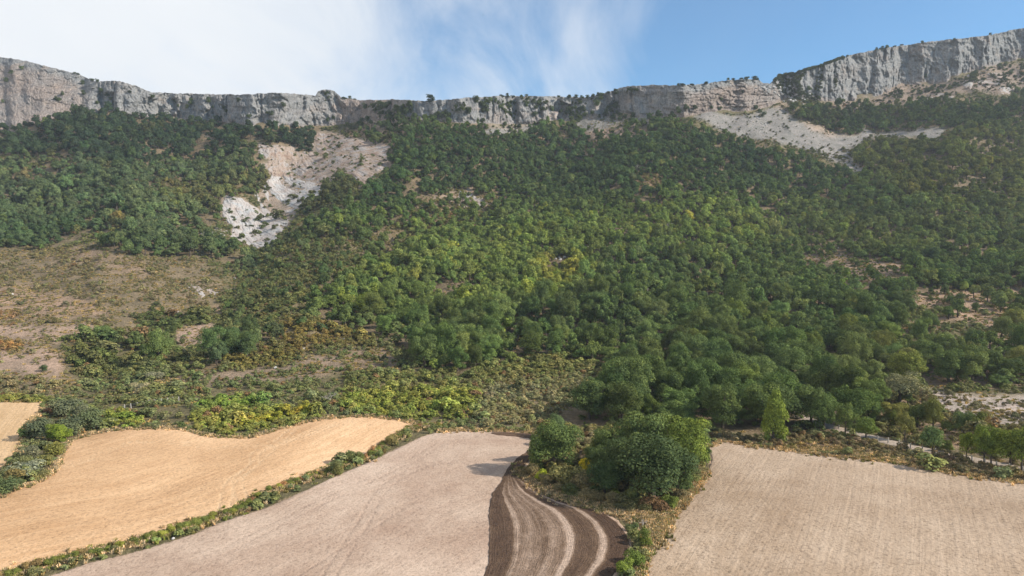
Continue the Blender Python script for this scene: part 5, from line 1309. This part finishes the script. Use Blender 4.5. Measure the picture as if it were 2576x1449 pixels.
for r_, x, y, s_, lab in ((5, 20, 920, 2.0, 'long white stone at the top of the stony heath'), (5, 220, 1036, .9, 'round white stone on the stony heath'), (5, 990, 1076, .9, 'pale stone beneath the lower wood edge'),
                          (6, 1180, 226, 1.6, 'white stone at the top of the pinkish clearing'), (6, 1410, 431, 1.6, 'flat white stone in the pinkish clearing'), (6, 482, 399, 1.2, 'white stone among oaks left of the pinkish clearing'),
                          (4, 90, 575, 2.2, 'flat white stone on the left pasture'), (4, 2068, 1128, 1.6, 'white boulder on the stony heath by the fence slope'), (4, 2282, 984, 1.3, 'white stone in the olive scrub'), (4, 1395, 1003, 1.8, 'flat pale slab below the bare pinkish pasture'),
                          (4, 1762, 452, 1.6, 'white stone in the upper gully'), (4, 1835, 360, 1.8, 'pale block below the ravine mouth'), (4, 1962, 1052, .9, 'small white stone in the brown scrub'), (9, 1100, 487, .8, 'white stone on the brown verge of the tilled field'), (9, 1260, 505, .8, 'second white stone on the brown verge of the tilled field'), (7, 1300, 1172, .6, 'whitish stone at the foot of the long hedge')):
    boulder(ZR(r_, [(x, y)])[0], s_, lab)

# ------------------------------------------------------------------ fences
def fence(name, label, bases, hgt, lab_w):
    pts = [at(q) for q in bases]
    e = bpy.data.objects.new(name, None); e.location = pts[0]; e.empty_display_size = .2; COL.objects.link(e); tag(e, label, 'fence')
    V, Fc = join([tube((0, 0, -.2), (0, 0, .6), .085, .08, 7), tube((0, 0, .6), (.01, 0, 1.0), .08, .07, 7), tube((.01, 0, 1.0), (.01, 0, 1.03), .07, .02, 7)])
    me = mesh_from('post', V, Fc); me.materials.append(M_POST)
    tops = []
    for p in pts:
        o = link('post', me, None, e); o.location = p - pts[0]; h_ = hgt * random.uniform(.9, 1.12); o.scale = (1.7, 1.7, h_); o.rotation_euler = (random.uniform(-.08, .08), random.uniform(-.08, .08), random.uniform(0, 6))
        tops.append((np.array(p - pts[0]), h_))
    for f_ in (.35, .62, .9):
        V, Fc = join([tube(a + [0, 0, f_ * ha], b + [0, 0, f_ * hb], .012, .012, 4) for (a, ha), (b, hb) in zip(tops[:-1], tops[1:])])
        me2 = mesh_from('wire', V, Fc); me2.materials.append(M_WIRE)
        link('wire', me2, None, e)
fence('fence', 'post and wire fence along the pale farm track', [ZF(x, y) for x, y in ((-180, 262), (70, 350), (235, 396), (397, 437), (555, 475), (717, 512), (885, 560), (1060, 600), (1247, 642), (1433, 687), (1608, 720), (1805, 752), (1990, 795), (2170, 832), (2355, 862), (2560, 905))], 1.25, '')
fence('fence', 'short row of pale fence posts crossing the scrub above the stubble', [(101.6 + x * .0493, 391.1 + y * .0493) for x, y in ((350, 425), (468, 368), (597, 350), (725, 320), (962, 278), (1088, 260), (1210, 244), (1340, 238), (1450, 222), (1565, 217))], 1.35, '')

# ------------------------------------------------------------------ a dark animal on the pasture, a bird over the cliffs
def skinned(name, verts, edges, radii, mat_, lvl=2):
    me = bpy.data.meshes.new(name); me.from_pydata(verts, edges, [])
    o = link(name, me, mat_)
    md = o.modifiers.new('skin', 'SKIN'); md.use_smooth_shade = True
    for sv_, r_ in zip(me.skin_vertices[0].data if me.skin_vertices else [], radii): sv_.radius = r_ if isinstance(r_, tuple) else (r_, r_)
    s_ = o.modifiers.new('sub', 'SUBSURF'); s_.levels = lvl; s_.render_levels = lvl
    return o
def skin_obj(name, verts, edges, radii, mat_):
    me = bpy.data.meshes.new(name); me.from_pydata(verts, edges, [])
    o = link(name, me, mat_)
    md = o.modifiers.new('skin', 'SKIN')
    if not me.skin_vertices:
        bpy.context.view_layer.objects.active = o
        bpy.ops.mesh.customdata_skin_add()
    for sv_, r_ in zip(me.skin_vertices[0].data, radii): sv_.radius = r_ if isinstance(r_, tuple) else (r_, r_)
    me.skin_vertices[0].data[0].use_root = True
    s_ = o.modifiers.new('sub', 'SUBSURF'); s_.levels = 2; s_.render_levels = 2
    return o
HV = [(0, 0, .86), (0, .38, .88), (0, .72, .90), (0, -.36, .86), (0, -.60, .84), (0, 1.0, .96), (0, 1.22, .82), (0, 1.46, .52), (0, 1.56, .34),
      (.17, .66, .62), (.17, .68, .36), (.17, .66, .03), (-.17, .62, .62), (-.17, .60, .36), (-.17, .62, .03),
      (.17, -.58, .62), (.17, -.68, .38), (.17, -.64, .03), (-.17, -.54, .62), (-.17, -.62, .38), (-.17, -.58, .03), (0, -.78, .80), (0, -.86, .45)]
HE = [(0, 1), (1, 2), (0, 3), (3, 4), (2, 5), (5, 6), (6, 7), (7, 8), (2, 9), (9, 10), (10, 11), (2, 12), (12, 13), (13, 14), (4, 15), (15, 16), (16, 17), (4, 18), (18, 19), (19, 20), (4, 21), (21, 22)]
HR = [.29, .28, .26, .29, .24, .19, .15, .11, .07, .11, .07, .055, .11, .07, .055, .13, .075, .055, .13, .075, .055, .05, .035]
cow = skin_obj('animal', HV, HE, HR, mat_plain('black_hide', (.012, .012, .014), .2, 4, .0))
cow.location = gpt(202.6, 336.4); cow.scale = (1.0, 1.0, 1.0); cow.rotation_euler = (0, 0, R(24))
tag(cow, 'small black animal grazing alone on the bare pinkish pasture', 'animal')
bv, bf = join([tube((0, -.42, 0), (0, -.05, .02), .03, .13, 8), tube((0, -.05, .02), (0, .3, .02), .13, .10, 8), tube((0, .3, .02), (0, .48, .0), .10, .03, 8)])
wing = []
for s_ in (-1, 1):
    o_ = len(bv)
    w_ = np.array([(s_ * .08, .25, .05), (s_ * .75, .32, .22), (s_ * 1.35, .10, .16), (s_ * 1.3, -.05, .15), (s_ * .7, -.08, .20), (s_ * .08, -.16, .03)])
    bv = np.concatenate([bv, w_, w_ - [0, 0, .03]])
    for a_, b_, c_, d_ in ((0, 1, 4, 5), (1, 2, 3, 4), (6, 11, 10, 7), (7, 10, 9, 8), (0, 6, 7, 1), (1, 7, 8, 2), (2, 8, 9, 3), (3, 9, 10, 4), (4, 10, 11, 5)):
        wing.append((o_ + a_, o_ + b_, o_ + c_, o_ + d_))
bf = np.concatenate([bf, np.array(wing)])
me = mesh_from('bird', bv, bf); bird = link('bird', me, mat_plain('dark_feathers', (.03, .025, .02), .2, 4, 0))
bird.location = unproject(np.array(483.2), np.array(14.9), 620.0).tolist(); bird.scale = (.75, .75, .75); bird.rotation_euler = (R(10), R(-48), R(35))
tag(bird, 'tiny dark soaring bird with tilted wings in the sky', 'bird')

# ------------------------------------------------------------------ the slightly hazy air
hz = mesh_from('haze', np.array([(x, y, z) for x in (-3600, 3600) for y in (-650, 2600) for z in (-180, 330)], float), np.array([(0, 1, 3, 2), (4, 6, 7, 5), (0, 4, 5, 1), (2, 3, 7, 6), (0, 2, 6, 4), (1, 5, 7, 3)]), False)
hm = bpy.data.materials.new('haze'); hm.use_nodes = True; hm.node_tree.nodes.clear()
ho = hm.node_tree.nodes.new('ShaderNodeOutputMaterial'); hv = hm.node_tree.nodes.new('ShaderNodeVolumePrincipled')
hv.inputs['Color'].default_value = (.80, .89, 1.0, 1); hv.inputs['Density'].default_value = .00010; hv.inputs['Anisotropy'].default_value = .15
hm.node_tree.links.new(hv.outputs[0], ho.inputs['Volume'])
tag(link('haze', hz, hm), 'thin blue haze filling the air over the whole valley', None, None, 'stuff')
